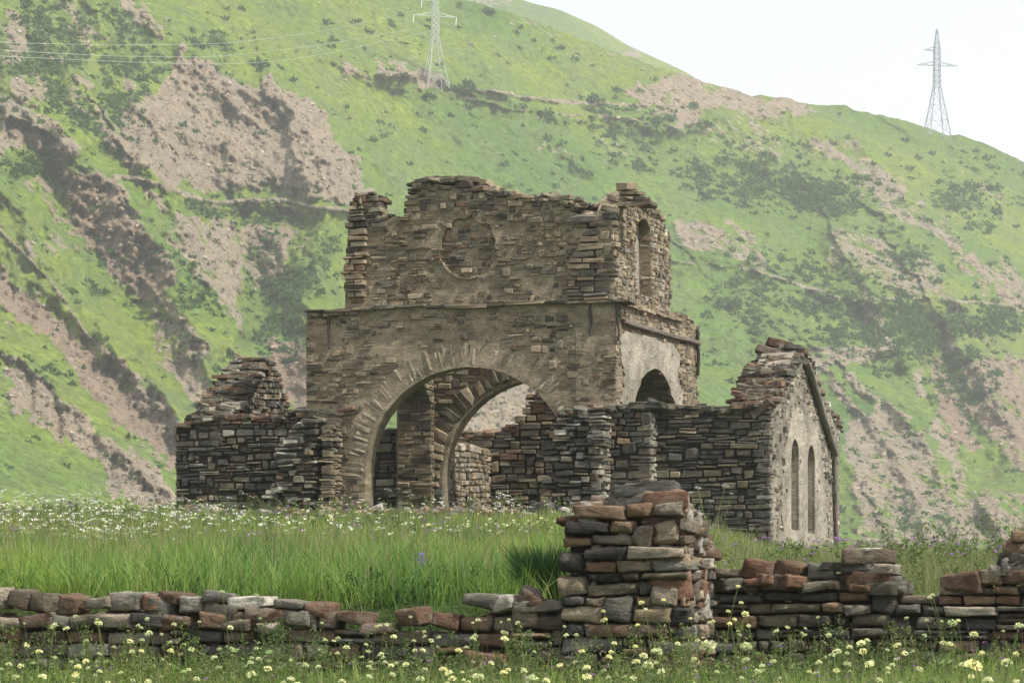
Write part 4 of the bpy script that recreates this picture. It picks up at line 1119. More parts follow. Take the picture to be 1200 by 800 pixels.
for (px, py, l, h_, dep, p, v) in [(754, 574, .56, .13, .4, 2, .12), (740, 588, .42, .15, .4, 2, .1), (778, 590, .32, .2, .4, 2, .08), (764, 588, .22, .2, .35, 4, .1), (722, 593, .36, .12, .35, 2, .15), (708, 588, .3, .1, .3, 3, .25),
                                (690, 592, .3, .08, .3, 2, .1), (690, 602, .18, .2, .25, 5, .08), (668, 610, .28, .08, .3, 3, .1), (790, 600, .25, .12, .4, 2, .7), (812, 622, .16, .2, .3, 3, .6), (822, 636, .15, .16, .3, 2, .85)]:
    F_ = front(v, PL); a, z = F_.inv(px, py); X, Yv, Z = jit(RIGHT, BACK, UP, .12, .08, .05, r_)
    put(PI_, F_.at(a, z, dep / 2 - .05), X, Yv, Z, (l, dep, h_), p, 1.5, True, r_)
def chink_pillar():
    r = random.Random(95)
    for k in range(90):
        a, z = r.uniform(-1.08, -.03), r.uniform(.2, 1.6); X, Yv, Z = jit(RIGHT, BACK, UP, .3, .3, .2, r)
        put(PI_, Ff.at(a, z, r.uniform(.085, .12)), X, Yv, Z, (r.uniform(.05, .12), .10, r.uniform(.025, .06)), fg_pal(0, 0, r), 1.0, True, r)
chink_pillar()
r2 = random.Random(94)
for k in range(26):     # filling of the broken top
    a = -r2.uniform(.1, 1.05); v = r2.uniform(.3, 1.0); z = (1.72 - .35 * v) - .12 * r2.random() - (.2 if a < -.9 else 0)
    X, Yv, Z = jit(RIGHT, BACK, UP, .8, .15, .15, r2); F_ = front(v, PL)
    put(PI_, F_.at(a, z), X, Yv, Z, (r2.uniform(.2, .4), .3, r2.uniform(.08, .16)), fg_pal(0, 0, r2), .5, True, r2)
finish(pil, PI_, 290)

def chink(items, F, pts, n, seed, pal):
    r = random.Random(seed); q = [F.inv(*p) for p in pts]; a0, a1 = min(p[0] for p in q), max(p[0] for p in q); z0, z1 = min(p[1] for p in q), max(p[1] for p in q); k = 0
    while k < n:
        a, z = r.uniform(a0, a1), r.uniform(z0, z1)
        if not inpoly(a, z, q): continue
        k += 1; X, Yv, Z = jit(F.d, F.into, UP, .3, .3, .2, r)
        put(items, F.at(a, z, r.uniform(.085, .12)), X, Yv, Z, (r.uniform(.05, .12), .10, r.uniform(.025, .06)), pal(0, .5, r), 1.0, True, r)
def low_wall(name, label, F, pts, d_core, thick, pal, seed, capline, capkw, ch, ln, extra=()):
    root = empty(name, F.at(sum(F.inv(*q)[0] for q in pts) / len(pts), .3, .2), label, 'dry stone wall')
    it = []
    veneer(it, F, pts, ch=ch, ln=ln, depth=.34, prot=(-.03, .05), pal=pal, seed=seed, hero=True, miss=.005, gap=.018, split=.14, wav=.015, step=.03)
    pc = [(x, y + (9 if y < 760 else 0)) for x, y in pts]
    chink(it, F, [(x, min(y + 8, 800)) for x, y in pts], 160, seed + 9, pal)
    prism('wall_core', root, F, pc, [], d_core, thick, M['dark_joint'])
    cap(it, F, capline, thick * .8, pal, seed=seed + 1, hero=True, **capkw)
    r = random.Random(seed + 2)
    for (px, py, l, h_, p, rz) in extra:
        a, z = F.inv(px, py); X, Yv, Z = jit(RIGHT, BACK, UP, .15, .03, .05, r)
        m3 = Matrix.Rotation(rz, 3, F.into); X, Z = m3 @ X, m3 @ Z
        put(it, F.at(a, z, .14), X, Yv, Z, (l, .34, h_), p, 2.0, True, r)
    finish(root, it, 295)
    return root
def low_pal(s, z, r):
    q = r.random()
    if z > .72: return 3 if q < .27 else 2 if q < .8 else 1
    return 1 if q < .42 else 2 if q < .90 else 3
lwp = [(-40, 800), (-40, 722), (60, 718), (150, 716), (300, 716), (356, 718), (400, 730), (470, 736), (530, 734), (560, 712), (600, 704), (656, 700), (660, 800)]
lext = [(20, 702, .22, .2, 3, .1), (48, 707, .22, .2, 1, 0), (82, 708, .2, .19, 2, .1), (-8, 700, .2, .2, 2, 0), (118, 706, .3, .1, 2, -.1), (148, 704, .36, .18, 5, -.05), (186, 712, .26, .22, 2, .4), (178, 706, .2, .16, 3, .2), (200, 702, .25, .14, 2, 0),
        (224, 708, .24, .15, 5, 0), (252, 700, .3, .12, 2, .1), (258, 718, .36, .2, 1, .25), (290, 706, .38, .12, 5, -.08), (318, 720, .55, .14, 3, 0), (340, 708, .3, .08, 1, .05), (372, 714, .25, .15, 3, .1), (412, 724, .3, .13, 2, .1), (480, 722, .26, .17, 2, 0), (440, 736, .34, .1, 3, 0),
        (520, 728, .25, .14, 3, .2), (563, 703, .34, .12, 1, .12), (590, 706, .26, .15, 5, -.1), (616, 700, .2, .16, 3, .5), (632, 708, .28, .1, 2, .3), (612, 722, .24, .2, 3, 0)]
low_wall('dry_stone_wall', 'long low dry stone wall left of the pillar, along the edge of the grass terrace', front(0.05, PL), lwp, .12, .5, low_pal, 101,
         [(-30, 722), (150, 717), (356, 720)], dict(size=(.22, .4), h=(.08, .15), layers=1, tilt=.12), (.09, .17), (.16, .55), lext)
rwp = [(830, 800), (832, 676), (880, 668), (960, 672), (1050, 678), (1058, 692), (1096, 694), (1100, 684), (1150, 680), (1240, 676), (1400, 690), (1400, 800)]
rext = [(856, 672, .40, .09, 3, .03), (888, 668, .32, .2, 3, 0), (925, 670, .28, .2, 3, .05), (960, 670, .25, .15, 2, 0), (1014, 653, .50, .15, 3, 0), (1010, 644, .22, .04, 5, 0), (1004, 666, .34, .10, 1, 0), (1032, 667, .3, .1, 2, 0), (985, 664, .4, .09, 1, .06), (1036, 666, .2, .1, 2, 0), (1018, 680, .45, .2, 2, 0),
        (1130, 682, .38, .18, 3, 0), (1160, 676, .2, .15, 2, 0), (1190, 655, .3, .12, 1, 0), (1192, 641, .28, .13, 2, 0), (1194, 664, .34, .14, 1, 0), (1176, 668, .3, .1, 2, 0), (1202, 628, .3, .1, 2, 0), (1186, 676, .4, .13, 3, 0)]
low_wall('dry_stone_wall', 'low dry stone wall right of the pillar with rust brown blocks on top', front(1.12, PL), rwp, .12, .55, low_pal, 111,
         [(840, 676), (880, 670), (960, 674), (1050, 682)], dict(size=(.22, .36), h=(.07, .13), layers=1, tilt=.08), (.09, .165), (.15, .5), rext)

# ------------------------------------------------------------------ fallen stones around the church
r_ = random.Random(121)
FALL = [(636, 594, .42, .22, 1, 'rounded grey fallen stone at the foot of the broken pier right of the arch'), (640, 606, .3, .16, 5, 'small pale stone below the rounded grey one right of the arch'),
        (700, 605, .5, .2, 3, 'rust brown slab tilted in the grass left above the pillar'), (560, 606, .5, .2, 3, 'flat reddish block lying in the grass before the arch'), (530, 600, .5, .2, 2, 'brown block in the grass before the inner pier'),
        (480, 604, .45, .2, 1, 'grey block in the grass inside the left half of the arch'), (600, 604, .4, .14, 2, 'flat brown stone before the right half of the arch'), (450, 606, .4, .16, 4, 'tan block in the grass left below the arch'),
        (500, 608, .3, .15, 3, 'small reddish stone before the arch'), (580, 612, .35, .16, 5, 'pale stone half sunk in the grass before the arch'), (258, 604, .6, .12, 3, 'flat rust coloured slab in the grass below the left wall'),
        (340, 600, .5, .2, 2, 'brown stone at the foot of the rubble stub'), (306, 606, .4, .14, 2, 'brown slab in the grass left of the rubble stub'), (848, 646, .3, .16, 2, 'brown stone on the slope behind the pillar'), (862, 652, .3, .14, 1, 'grey stone on the slope right behind the pillar'),
        (616, 600, .35, .14, 1, 'thin grey slab on the ground left of the broken pier'), (672, 608, .36, .14, 2, 'brown slab leaning beside the tilted rust one')]
for k, (px, py, l, h_, p, lab) in enumerate(FALL):
    Y = 31.5 if px > 820 else 70.5
    X_ = (px - 600) / FPX * Y; z = float(T(X_, Y))
    h_ = h_ * 1.25 if Y > 60 else h_
    z = max(z, EYE + (HORIZ - py) * Y / FPX - h_ * .5) if Y > 60 else z
    me = stone_mesh((True, 1, k % 7), p)
    o = bpy.data.objects.new('fallen_stone', me); COL.objects.link(o); o.location = (X_, Y, z + h_ * .3)
    o.scale = (l * 1.3, l, h_ * 1.2); o.rotation_euler = (r_.uniform(-.2, .2), r_.uniform(-.2, .2), r_.uniform(0, 3)); tag(o, lab, 'stone', 'fallen stones in the grass')
r_ = random.Random(131); it = []
for k in range(170):
    px = r_.uniform(215, 690); Y = r_.uniform(69.5, 72.2); X_ = (px - 600) / FPX * Y; l = r_.uniform(.12, .42)
    X, Yv, Z = jit(RIGHT, BACK, UP, .8, .25, .25, r_)
    put(it, Vector((X_, Y, float(T(X_, Y)) + l * .28 + r_.uniform(0, .08))), X, Yv, Z, (l, l * .7, l * r_.uniform(.35, .7)), (1, 2, 2, 3, 5, 0)[r_.randrange(6)], 1, False, r_)
root = empty('rubble', (0, 71, 2.4), 'low scatter of small fallen stones along the foot of the church front', 'rubble')
finish(root, it, 0, 'small_stones')
# ------------------------------------------------------------------ grass
def in_wall(X, Y):
    a, v = pl_local(X, Y)
    m1 = (a < .05) & (v > -.08) & (v < .58); m2 = (a > -1.2) & (a < .1) & (v > -.1) & (v < 1.2); m3 = (a > -.1) & (v > 1.0) & (v < 1.72)
    dx = X - CH.x; dy = Y - CH.y; ca = dx * C_ - dy * S_; cv = dx * S_ + dy * C_
    m4 = (ca > -10.9) & (ca < 3.7) & (cv > -.1) & (cv < 8) & ~((ca > -5.9) & (ca < -1.1) & (cv < 7))
    m5 = (ca > -7.4) & (ca < -6.1) & (cv > -.9) & (cv < 0); m6 = (ca > -1.1) & (ca < .1) & (cv > -1.4) & (cv < 0)
    return m1 | m2 | m3 | m4 | m5 | m6

def blades(n, Y0_, Y1_, t0, t1, h0, h1, wdt, mat, name, label, seed, cond=None, lean=.35, clump=.0, hfun=None):
    g = np.random.default_rng(seed)
    Y = np.exp(g.uniform(math.log(Y0_), math.log(Y1_), n)); t = g.uniform(t0, t1, n); X = t * Y
    if clump:
        k = fbm(X * clump, Y * clump, 3, seed) > -.12 + g.normal(0, .15, n); X, Y = X[k], Y[k]
    k = ~in_wall(X, Y)
    if cond is not None: k &= cond(X, Y)
    X, Y = X[k], Y[k]; n = len(X)
    Z = T(X, Y) - .02
    H = g.uniform(h0, h1, n) * (1 + .3 * fbm(X * .8, Y * .8, 2, seed + 3))
    if hfun is not None: H = H * hfun(X, Y)
    az = g.uniform(0, 6.283, n); le = g.uniform(.05, 1, n) * lean * H
    dx, dy = np.cos(az) * le, np.sin(az) * le
    wa = g.uniform(0, 6.283, n); wx_, wy_ = np.cos(wa), np.sin(wa) * .4
    W = wdt * g.uniform(.6, 1.3, n)
    B = np.stack([X, Y, Z], 1)
    def off_(f, k): return np.stack([dx * f + wx_ * W * k, dy * f + wy_ * W * k, H * (f ** .75 if f else 0) * np.ones(n)], 1)
    vs = np.stack([B + off_(0, -.5), B + off_(0, .5), B + off_(.4, .45), B + off_(.4, -.45), B + off_(1.0, 0)], 1)
    vs[:, 4, 2] -= .25 * le
    V = vs.reshape(-1, 3); i = np.arange(n)[:, None] * 5
    me = np_mesh(name, V, [np.concatenate([i, i + 1, i + 2, i + 3], 1), np.concatenate([i + 3, i + 2, i + 4], 1)])
    return tag(link(name, me, None, [mat]), label, kind='stuff')

tw = .175
behind = lambda X, Y: pl_local(X, Y)[1] > .45
blades(72000, 30.2, 54, -tw, .06, .26, .60, .0095, M['grass'], 'tall_grass', 'tall bright green grass on the terrace behind the low wall', 1, lambda X, Y: (pl_local(X, Y)[1] > .5) & (X < .045 * Y) & (Y < 41 + 10 * fbm(X * .5, Y * .3, 3, 19) + rng.normal(0, 3.5, len(X))), hfun=lambda X, Y: (1.0 - .5 * sst(33, 46, Y)) * (1 + .6 * fbm(X * 1.6, Y * .8, 3, 88)), lean=.8)
blades(40000, 31, 60, .03, tw + .03, .14, .46, .008, M['dry_grass'], 'terrace_grass', 'shorter mixed grass on the terrace right of the pillar', 2, lambda X, Y: pl_local(X, Y)[1] > 1.6)
blades(60000, 37, 92, -tw, tw + .02, .16, .42, .014, M['dry_grass'], 'flowery_turf', 'pale flowery turf around the church', 3, hfun=lambda X, Y: (1 - .6 * sst(64, 70, Y)) * (1 + .5 * fbm(X * .7, Y * .25, 3, 9)))
blades(34000, 44, 90, -tw, tw, .12, .44, .014, M['grass'], 'green_turf', 'green turf between the flowers around the church', 5, hfun=lambda X, Y: (1 - .6 * sst(64, 70, Y)) * (1 + .5 * fbm(X * .7, Y * .25, 3, 9)))
blades(9000, 30.4, 44, -tw, .05, .30, .62, .016, M['broad_grass'], 'broad_grass', 'broad bluish leaves in bunches within the tall grass', 10, lambda X, Y: (pl_local(X, Y)[1] > .5) & (X < .045 * Y), clump=1.5, lean=.8)
blades(5000, 30.6, 46, -tw, .05, .40, .72, .006, M['stalk'], 'seed_stalks', 'pale seed stalks standing above the tall grass', 12, lambda X, Y: (pl_local(X, Y)[1] > .5) & (X < .045 * Y), clump=.9, lean=.3)
blades(26000, 29.4, 32.6, -tw, .012, .22, .5, .009, M['grass'], 'overhanging_grass', 'long grass leaning over the top of the low wall', 13, lambda X, Y: (pl_local(X, Y)[1] > .585) & (pl_local(X, Y)[1] < .95) & (fbm(X * 1.3, Y * 0, 2, 5) > -.2), lean=1.25)
front_ok = lambda X, Y: (pl_local(X, Y)[1] < np.where(pl_local(X, Y)[0] < -.4, 0.0, 1.0))
blades(52000, 9, 29.9, -tw - .02, tw + .02, .14, .40, .0055, M['grass'], 'meadow_grass', 'meadow grass in front of the low walls', 6, front_ok, hfun=lambda X, Y: 1.0 - .62 * sst(18, 27, Y))
blades(1500, 9, 24, -tw - .02, tw + .02, .35, .62, .0045, M['stalk'], 'dry_stalks', 'brownish dry stalks standing in the meadow before the walls', 8, front_ok, lean=.25)
blades(9000, 25.5, 29.9, -tw - .02, tw + .02, .08, .26, .008, M['grass'], 'wall_foot_grass', 'grass growing along the foot of the low walls', 9, front_ok, clump=1.1, lean=.5)
blades(16000, 9, 29.5, -tw - .02, tw + .02, .2, .46, .004, M['dry_grass'], 'meadow_straw', 'pale grass stalks in front of the low walls', 7, front_ok, hfun=lambda X, Y: 1.0 - .62 * sst(18, 27, Y))

def herbs(n, Y0_, Y1_, t0, t1, h0, h1, lsz, nl, mat, name, label, seed, cond=None, rad=.4, clump=0, asp=1.8):
    """leafy weeds: leaves up a short stem"""
    g = np.random.default_rng(seed)
    Y = np.exp(g.uniform(math.log(Y0_), math.log(Y1_), n)); X = g.uniform(t0, t1, n) * Y
    if clump: k = fbm(X * clump, Y * clump, 3, seed) > .0; X, Y = X[k], Y[k]
    k = ~in_wall(X, Y)
    if cond is not None: k &= cond(X, Y)
    X, Y = X[k], Y[k]; n = len(X); Z = T(X, Y); H = g.uniform(h0, h1, n)
    zz = g.uniform(.05, 1, (n, nl)); rr = g.uniform(.1, 1, (n, nl)) * (1.15 - zz) * rad * H[:, None]; an = g.uniform(0, 6.283, (n, nl))
    c = np.stack([X[:, None] + rr * np.cos(an), Y[:, None] + rr * np.sin(an), Z[:, None] + zz * H[:, None]], 2).reshape(-1, 3)
    V, F_ = quads_cloud(c, g.uniform(.6, 1.3, len(c)) * lsz, asp=asp, seed=seed)
    return tag(link(name, np_mesh(name, V, F_), None, [mat]), label, kind='stuff')
herbs(3000, 10, 27.0, -tw - .02, tw + .02, .16, .46, .009, 60, M['herb'], 'meadow_herbs', 'leafy weeds in the meadow in front of the low walls', 21, front_ok, clump=.8)
herbs(900, 31, 60, .03, tw + .02, .15, .55, .013, 90, M['herb'], 'terrace_weeds', 'tall leafy weeds on the terrace right of the pillar', 22, lambda X, Y: pl_local(X, Y)[1] > 1.6, clump=.5)
herbs(1000, 45, 76, -tw, .05, .15, .55, .015, 70, M['herb'], 'church_weeds', 'leafy weeds at the foot of the church walls', 23, clump=.3)
herbs(260, 27.2, 29.4, -tw - .02, tw + .02, .30, .55, .011, 110, M['herb'], 'wall_side_weeds', 'taller bushy weeds standing against the low walls', 26, front_ok, clump=1.6, rad=.55)
herbs(700, 26.2, 29.6, -tw - .02, tw + .02, .10, .30, .011, 70, M['herb'], 'wall_foot_weeds', 'leafy weeds growing along the foot of the low walls', 25, front_ok, clump=1.3)
herbs(1000, 29.8, 33.5, -tw, .012, .10, .34, .012, 60, M['dark_leaf'], 'grass_shade_weeds', 'dark weeds added as shade low in the tall grass behind the wall', 24, lambda X, Y: (pl_local(X, Y)[1] > .6) & (pl_local(X, Y)[1] < 1.7), clump=.9)  # added dark leaves put the shade at the grass base into colour

# dark clump left of the pillar
def clump_plant(name, px, Y, H, Wd, n, mat, label, cat, seed, wdt=.012):
    g = np.random.default_rng(seed); X0 = (px - 600) / FPX * Y; z0 = float(T(X0, Y))
    a = g.uniform(0, 6.283, n); rr = g.uniform(0, 1, n) ** .5 * Wd * .4
    X = X0 + rr * np.cos(a); Yy = Y + rr * np.sin(a) * .6; L = H * g.uniform(.5, 1, n)
    ax = np.cos(a) * g.uniform(.1, .8, n) * Wd; ay = np.sin(a) * g.uniform(.1, .6, n) * Wd
    wv = g.uniform(0, 6.283, n); W = np.stack([np.cos(wv), np.sin(wv) * .4, 0 * wv], 1) * wdt
    B = np.stack([X - X0, Yy - Y, 0 * X - .03], 1); m_ = B + np.stack([ax * .35, ay * .35, L * .62], 1); tp = B + np.stack([ax, ay, L], 1)
    V = np.stack([B - W * .5, B + W * .5, m_ + W * .5, m_ - W * .5, tp], 1).reshape(-1, 3); i = np.arange(n)[:, None] * 5
    me = np_mesh(name, V, [np.concatenate([i, i + 1, i + 2, i + 3], 1), np.concatenate([i + 3, i + 2, i + 4], 1)])
    o = link(name, me, None, [mat]); o.location = (X0, Y, z0); return tag(o, label, cat)
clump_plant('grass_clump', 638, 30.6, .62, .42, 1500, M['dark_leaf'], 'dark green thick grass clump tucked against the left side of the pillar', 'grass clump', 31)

# ------------------------------------------------------------------ flowers
def head_mesh(kind, seed):
    """flower heads built petal by petal, unit radius"""
    g = np.random.default_rng(seed)
    if kind == 'scabious':
        n = 70; th = g.uniform(0, 6.283, n); ph = np.arccos(g.uniform(-.45, 1, n))
        d = np.stack([np.sin(ph) * np.cos(th), np.sin(ph) * np.sin(th), np.cos(ph) * .9], 1)
        c = d * g.uniform(.65, 1.0, n)[:, None]; return quads_cloud(c, g.uniform(.22, .42, n), asp=.8, seed=seed)
    if kind == 'umbel':
        n = 26; th = g.uniform(0, 6.283, n); r = g.uniform(0, 1, n) ** .5
        c = np.stack([r * np.cos(th), r * np.sin(th), .22 * (1 - r * r) + g.normal(0, .03, n)], 1)
        V, F_ = quads_cloud(c, g.uniform(.13, .22, n), asp=.9, seed=seed); V[:, 2] = (V[:, 2] - .1) * .7; return V, F_
HEADS = {k: [head_mesh(k, s) for s in range(5)] for k in ('scabious', 'umbel')}
def stem_np(h, bx, by, w_):
    """bent stem as a crossed pair of tapering strips"""
    t = np.linspace(0, 1, 5); V, F_ = [], []
    for q in ((1, 0), (0, 1)):
        o = len(V) * 1
        base = sum(len(v) for v in V)
        c = np.stack([bx * t ** 2, by * t ** 2, h * t], 1); wv = np.array([q[0], q[1], 0]) * w_ * (1 - .4 * t)[:, None]
        v = np.concatenate([c - wv, c + wv]); i = np.arange(4)
        V.append(v); F_.append(np.stack([i, i + 1, i + 6, i + 5], 1) + base)
    return np.concatenate(V), np.concatenate(F_)

head_me = {}
for k, mt in (('scabious', 'cream'), ('umbel', 'white')):
    head_me[k] = []
    for V, F_ in HEADS[k]:
        me = np_mesh(k + '_head', V, F_); me.materials.append(M[mt]); head_me[k].append(me)
stems = []
r_ = random.Random(200)
for k in range(8):
    bx, by = r_.uniform(-.2, .2), r_.uniform(-.1, .1)
    V, F_ = stem_np(1.0, bx, by, .0045); 
    g = np.random.default_rng(k + 5)                      # a few narrow leaves low on the stem
    c = np.stack([g.uniform(-.05, .05, 7), g.uniform(-.05, .05, 7), g.uniform(.05, .45, 7)], 1)
    V2, F2 = quads_cloud(c, g.uniform(.03, .06, 7), asp=1.6, seed=k)
    me = np_mesh('stem', np.concatenate([V, V2]), np.concatenate([F_, F2 + len(V)])); me.materials.append(M['stem']); stems.append((me, bx, by))

def flower(name, X, Y, top, rad, kind, label, cat, group, zs=1.0):
    z = float(T(X, Y)); H = max(top - z, .12)
    o = bpy.data.objects.new(name, None); COL.objects.link(o); o.location = (X, Y, z); o.empty_display_size = .05
    tag(o, label, cat, group)
    me, bx, by = r_.choice(stems); s = bpy.data.objects.new('stem', me); COL.objects.link(s); s.parent = o; s.scale = (H, H, H)
    h = bpy.data.objects.new('flower_head', r_.choice(head_me[kind])); COL.objects.link(h); h.parent = o
    h.location = (bx * H, by * H, H); h.scale = (rad, rad, rad * zs); h.rotation_euler = (r_.uniform(-.35, .35), r_.uniform(-.35, .35), r_.uniform(0, 6))
    return o
# (column, row, head radius px) of the ones that stand out, then many more between them
SPOT = [(18,727,4),(52,733,5),(97,736,4),(130,730,5),(152,742,5),(100,722,3),(190,762,4),(215,752,3),(262,760,3),(286,735,4),(305,783,5),(330,790,6),(360,795,5),(270,693,3),(310,697,3),
        (610,748,5),(650,795,8),(600,785,4),(678,775,3),(700,782,5),(715,793,6),(776,768,5),(800,757,10),(795,763,7),(782,779,7),(765,775,5),(832,772,4),(850,719,5),(848,687,3),(866,716,3),(884,733,3),(756,732,3),(779,706,4),(791,703,3),(726,716,3),(765,714,3),
        (910,757,7),(886,773,5),(897,780,4),(985,765,3),(1003,764,6),(1002,763,5),(1028,754,6),(1035,778,6),(974,786,5),(1147,730,6),(1160,733,6),(1153,743,5),(1178,779,10),(1195,776,7),(1173,796,6),(1108,700,3),(1112,697,3),(1075,724,3),(1040,797,5),(960,788,4),
        (888,706,3),(1130,727,3),(92,791,3),(15,780,4),(38,792,5),(224,795,4),(120,775,3),(60,770,3),(505,795,5),(470,790,4),(445,770,3),(392,765,3),(540,788,5),(575,793,6),(420,792,4),(555,758,3),(935,742,3),(948,744,3),(1062,755,4),(1088,744,3)]
place = list(SPOT)
for k in range(190):
    py = r_.uniform(722, 802); place.append((r_.uniform(-15, 1215), py, r_.uniform(2.2, 4.6) * (.7 + .5 * (py - 722) / 80)))
GRP = 'cream globe flowers in the meadow before the walls'
for k, (px, py, rp) in enumerate(place):
    rad = r_.uniform(.019, .026); Y = min(max(rad * FPX / rp, 8.5), 27.5)
    if rp >= 7: Y = max(8.5, .024 * FPX / rp); 
    rad = rp * Y / FPX
    X = (px - 600) / FPX * Y; top = EYE + (HORIZ - py) * Y / FPX
    z = float(T(X, Y))
    if top - z < .16: 
        Y = min(Y, 15.0); X = (px - 600) / FPX * Y; top = EYE + (HORIZ - py) * Y / FPX; rad = rp * Y / FPX
    big = k < len(SPOT)
    where = 'long left wall' if px < 655 else 'stone pillar' if px < 840 else 'right wall'
    low = py > 770
    lab = ('cream globe flower low in the grass in front of the ' if low else 'cream globe flower on a tall stem standing up against the ') + where
    own = {(650, 795): 'big cream flower at the bottom edge just left of the pillar', (800, 757): 'largest cream flower before the pillar, topmost of its bunch', (795, 763): 'big cream flower touching the largest one before the pillar', (782, 779): 'big cream flower lowest of the bunch before the pillar',
           (910, 757): 'big cream flower standing alone before the left end of the right wall', (1178, 779): 'biggest cream flower in the bottom right corner of the meadow', (1195, 776): 'big cream flower right beside the biggest one, cut by the right edge', (1173, 796): 'cream flower below the biggest one in the bottom right corner'}.get((px, py))
    if own: flower('globe_flower', X, Y, top, rad, 'scabious', own, 'flower', GRP, .8)
    else: flower('globe_flower', X, Y, top, rad, 'scabious', lab, 'flower', 'cream globe flowers ' + ('low' if low else 'tall') + ' before the ' + where, .8)
GRP2 = 'white flat-headed flowers on the terrace'
UMB = [(10,577,5),(35,600,4),(45,582,5),(75,588,6),(88,610,5),(96,604,5),(62,612,5),(20,618,5),(50,620,6),(110,612,6),(120,580,4),(70,575,4),(130,590,4),(140,600,4),(105,590,5),(160,585,3),(28,585,4),(0,595,5),(15,640,4),(75,628,6),(95,632,5),
       (180,610,4),(165,622,4),(210,612,4),(230,606,4),(255,603,4),(275,583,4),(298,582,4),(350,600,4),(370,606,4),(390,612,4),(405,604,5),(420,610,4),(445,620,4),(330,622,4),(462,612,4),(500,600,4),(505,614,4),(528,606,4),(545,618,3),(620,600,3),(655,606,4),
       (584,582,6),(590,578,6),(598,580,6),(595,588,6),(580,590,6),(602,586,6),(458,574,5),(484,580,4),(470,572,3),(426,585,4),(448,590,4),(830,569,5),(835,571,5),(826,577,4),(838,578,3),(822,587,3),(720,640,3)]
UMB = [(a, b - 3 if a < 200 else b, c * 1.25 if a < 200 else c) for a, b, c in UMB]
for k in range(110): UMB.append((r_.uniform(-10, 640) if k % 3 == 0 else r_.uniform(-10, 190), r_.uniform(574, 636), r_.uniform(2.4, 4.8)))
for k, (px, py, rp) in enumerate(UMB):
    Y = 30.8 if (px > 800) else r_.uniform(66, 71) if 415 < px < 640 and py < 600 else r_.uniform(44, 58)
    if 240 < px < 300 and py < 596: Y = 70
    X = (px - 600) / FPX * Y; top = EYE + (HORIZ - py) * Y / FPX; z = float(T(X, Y))
    while top - z > .95 and Y < 72 and px < 800: Y += 2; X = (px - 600) / FPX * Y; top = EYE + (HORIZ - py) * Y / FPX; z = float(T(X, Y))
    while top - z < .2 and Y > 34: Y -= 2; X = (px - 600) / FPX * Y; top = EYE + (HORIZ - py) * Y / FPX; z = float(T(X, Y))
    if bool(in_wall(np.array(X), np.array(Y))): continue
    if px > 800: lab = 'white flat-headed flower on a tall stem right behind the pillar'; gr = 'white flowers behind the pillar'
    elif 570 < px < 610 and py < 595: lab = 'white flat-headed flower of the dense tuft in the right half of the arch'; gr = 'white flowers of the tuft inside the arch'
    else:
        wh = 'left of the church, below the open hillside' if px < 203 else 'before the dark left arm of the church' if px < 360 else 'before the big arch' if px < 640 else 'between the pillar and the church'
        lab = 'white flat-headed flower in the terrace turf ' + wh; gr = 'white flowers ' + wh
    flower('umbel_flower', X, Y, top, rp * Y / FPX, 'umbel', lab, 'flower', gr, 1.0)
# far smaller white and purple specks: ground cover
def specks(n, Y0_, Y1_, t0, t1, hz, sz, mat, name, label, seed, clump=.5, thr=0., cond=None):
    g = np.random.default_rng(seed)
    Y = np.exp(g.uniform(math.log(Y0_), math.log(Y1_), n)); X = g.uniform(t0, t1, n) * Y
    k = (fbm(X * clump, Y * clump, 3, seed) > thr) & ~in_wall(X, Y)
    if cond is not None: k &= cond(X, Y)
    X, Y = X[k], Y[k]; n = len(X); H = g.uniform(hz[0], hz[1], n)
    c0 = np.stack([X, Y, T(X, Y) + H], 1); c = (c0[:, None, :] + g.normal(0, sz * .9, (n, 5, 3)) * [1, 1, .35]).reshape(-1, 3)
    V, F_ = quads_cloud(c, g.uniform(.6, 1.2, len(c)) * sz, seed=seed)
    tag(link(name, np_mesh(name, V, F_), None, [mat]), label, kind='stuff')
specks(1500, 44, 82, -tw, .06, (.25, .5), .022, M['white'], 'white_blossom', 'tiny white blossom over the flowery turf', 41, .25, -.1, lambda X, Y: (X / Y < -.095) | (fbm(X * .9, Y * .5, 2, 5) > .12))
specks(1100, 44, 80, -tw, .12, (.2, .42), .022, M['purple'], 'purple_blossom', 'tiny purple blossom over the flowery turf', 42, .4, .12)
specks(500, 12, 29.5, -tw, tw, (.12, .34), .011, M['purple'], 'meadow_purple_blossom', 'small purple blossom low in the meadow before the walls', 43, .7, .12, front_ok)
specks(500, 44, 76, -tw, .06, (.3, .5), .02, M['cream'], 'cream_blossom', 'tiny cream blossom over the flowery turf', 44, .3, -.05)
specks(260, 31.5, 48, .05, tw, (.3, .55), .018, M['purple'], 'terrace_purple_blossom', 'small purple blossom among the weeds right of the pillar', 45, .5, .05)
# the blue-violet spike in the tall grass
Y = 32.0; X = (490 - 600) / FPX * Y; z = float(T(X, Y)); top = EYE + (HORIZ - 652) * Y / FPX
o = empty('violet_flower_spike', (X, Y, z), 'single blue-violet flower spike in the tall bright grass', 'flower')
H = top - z + .02
V, F_ = stem_np(H, .02, 0, .005); link('stem', np_mesh('stem', V + [X, Y, z], F_), o, [M['stem']])
g = np.random.default_rng(9); n = 90; hz = g.uniform(-.28, .02, n); c = np.stack([X + .02 + g.normal(0, .030, n) * (1 - hz * 2), Y + g.normal(0, .03, n), z + H + hz], 1)
V, F_ = quads_cloud(c, g.uniform(.014, .026, n), seed=9); link('flower_head', np_mesh('flower_head', V, F_), o, [M['blue']])
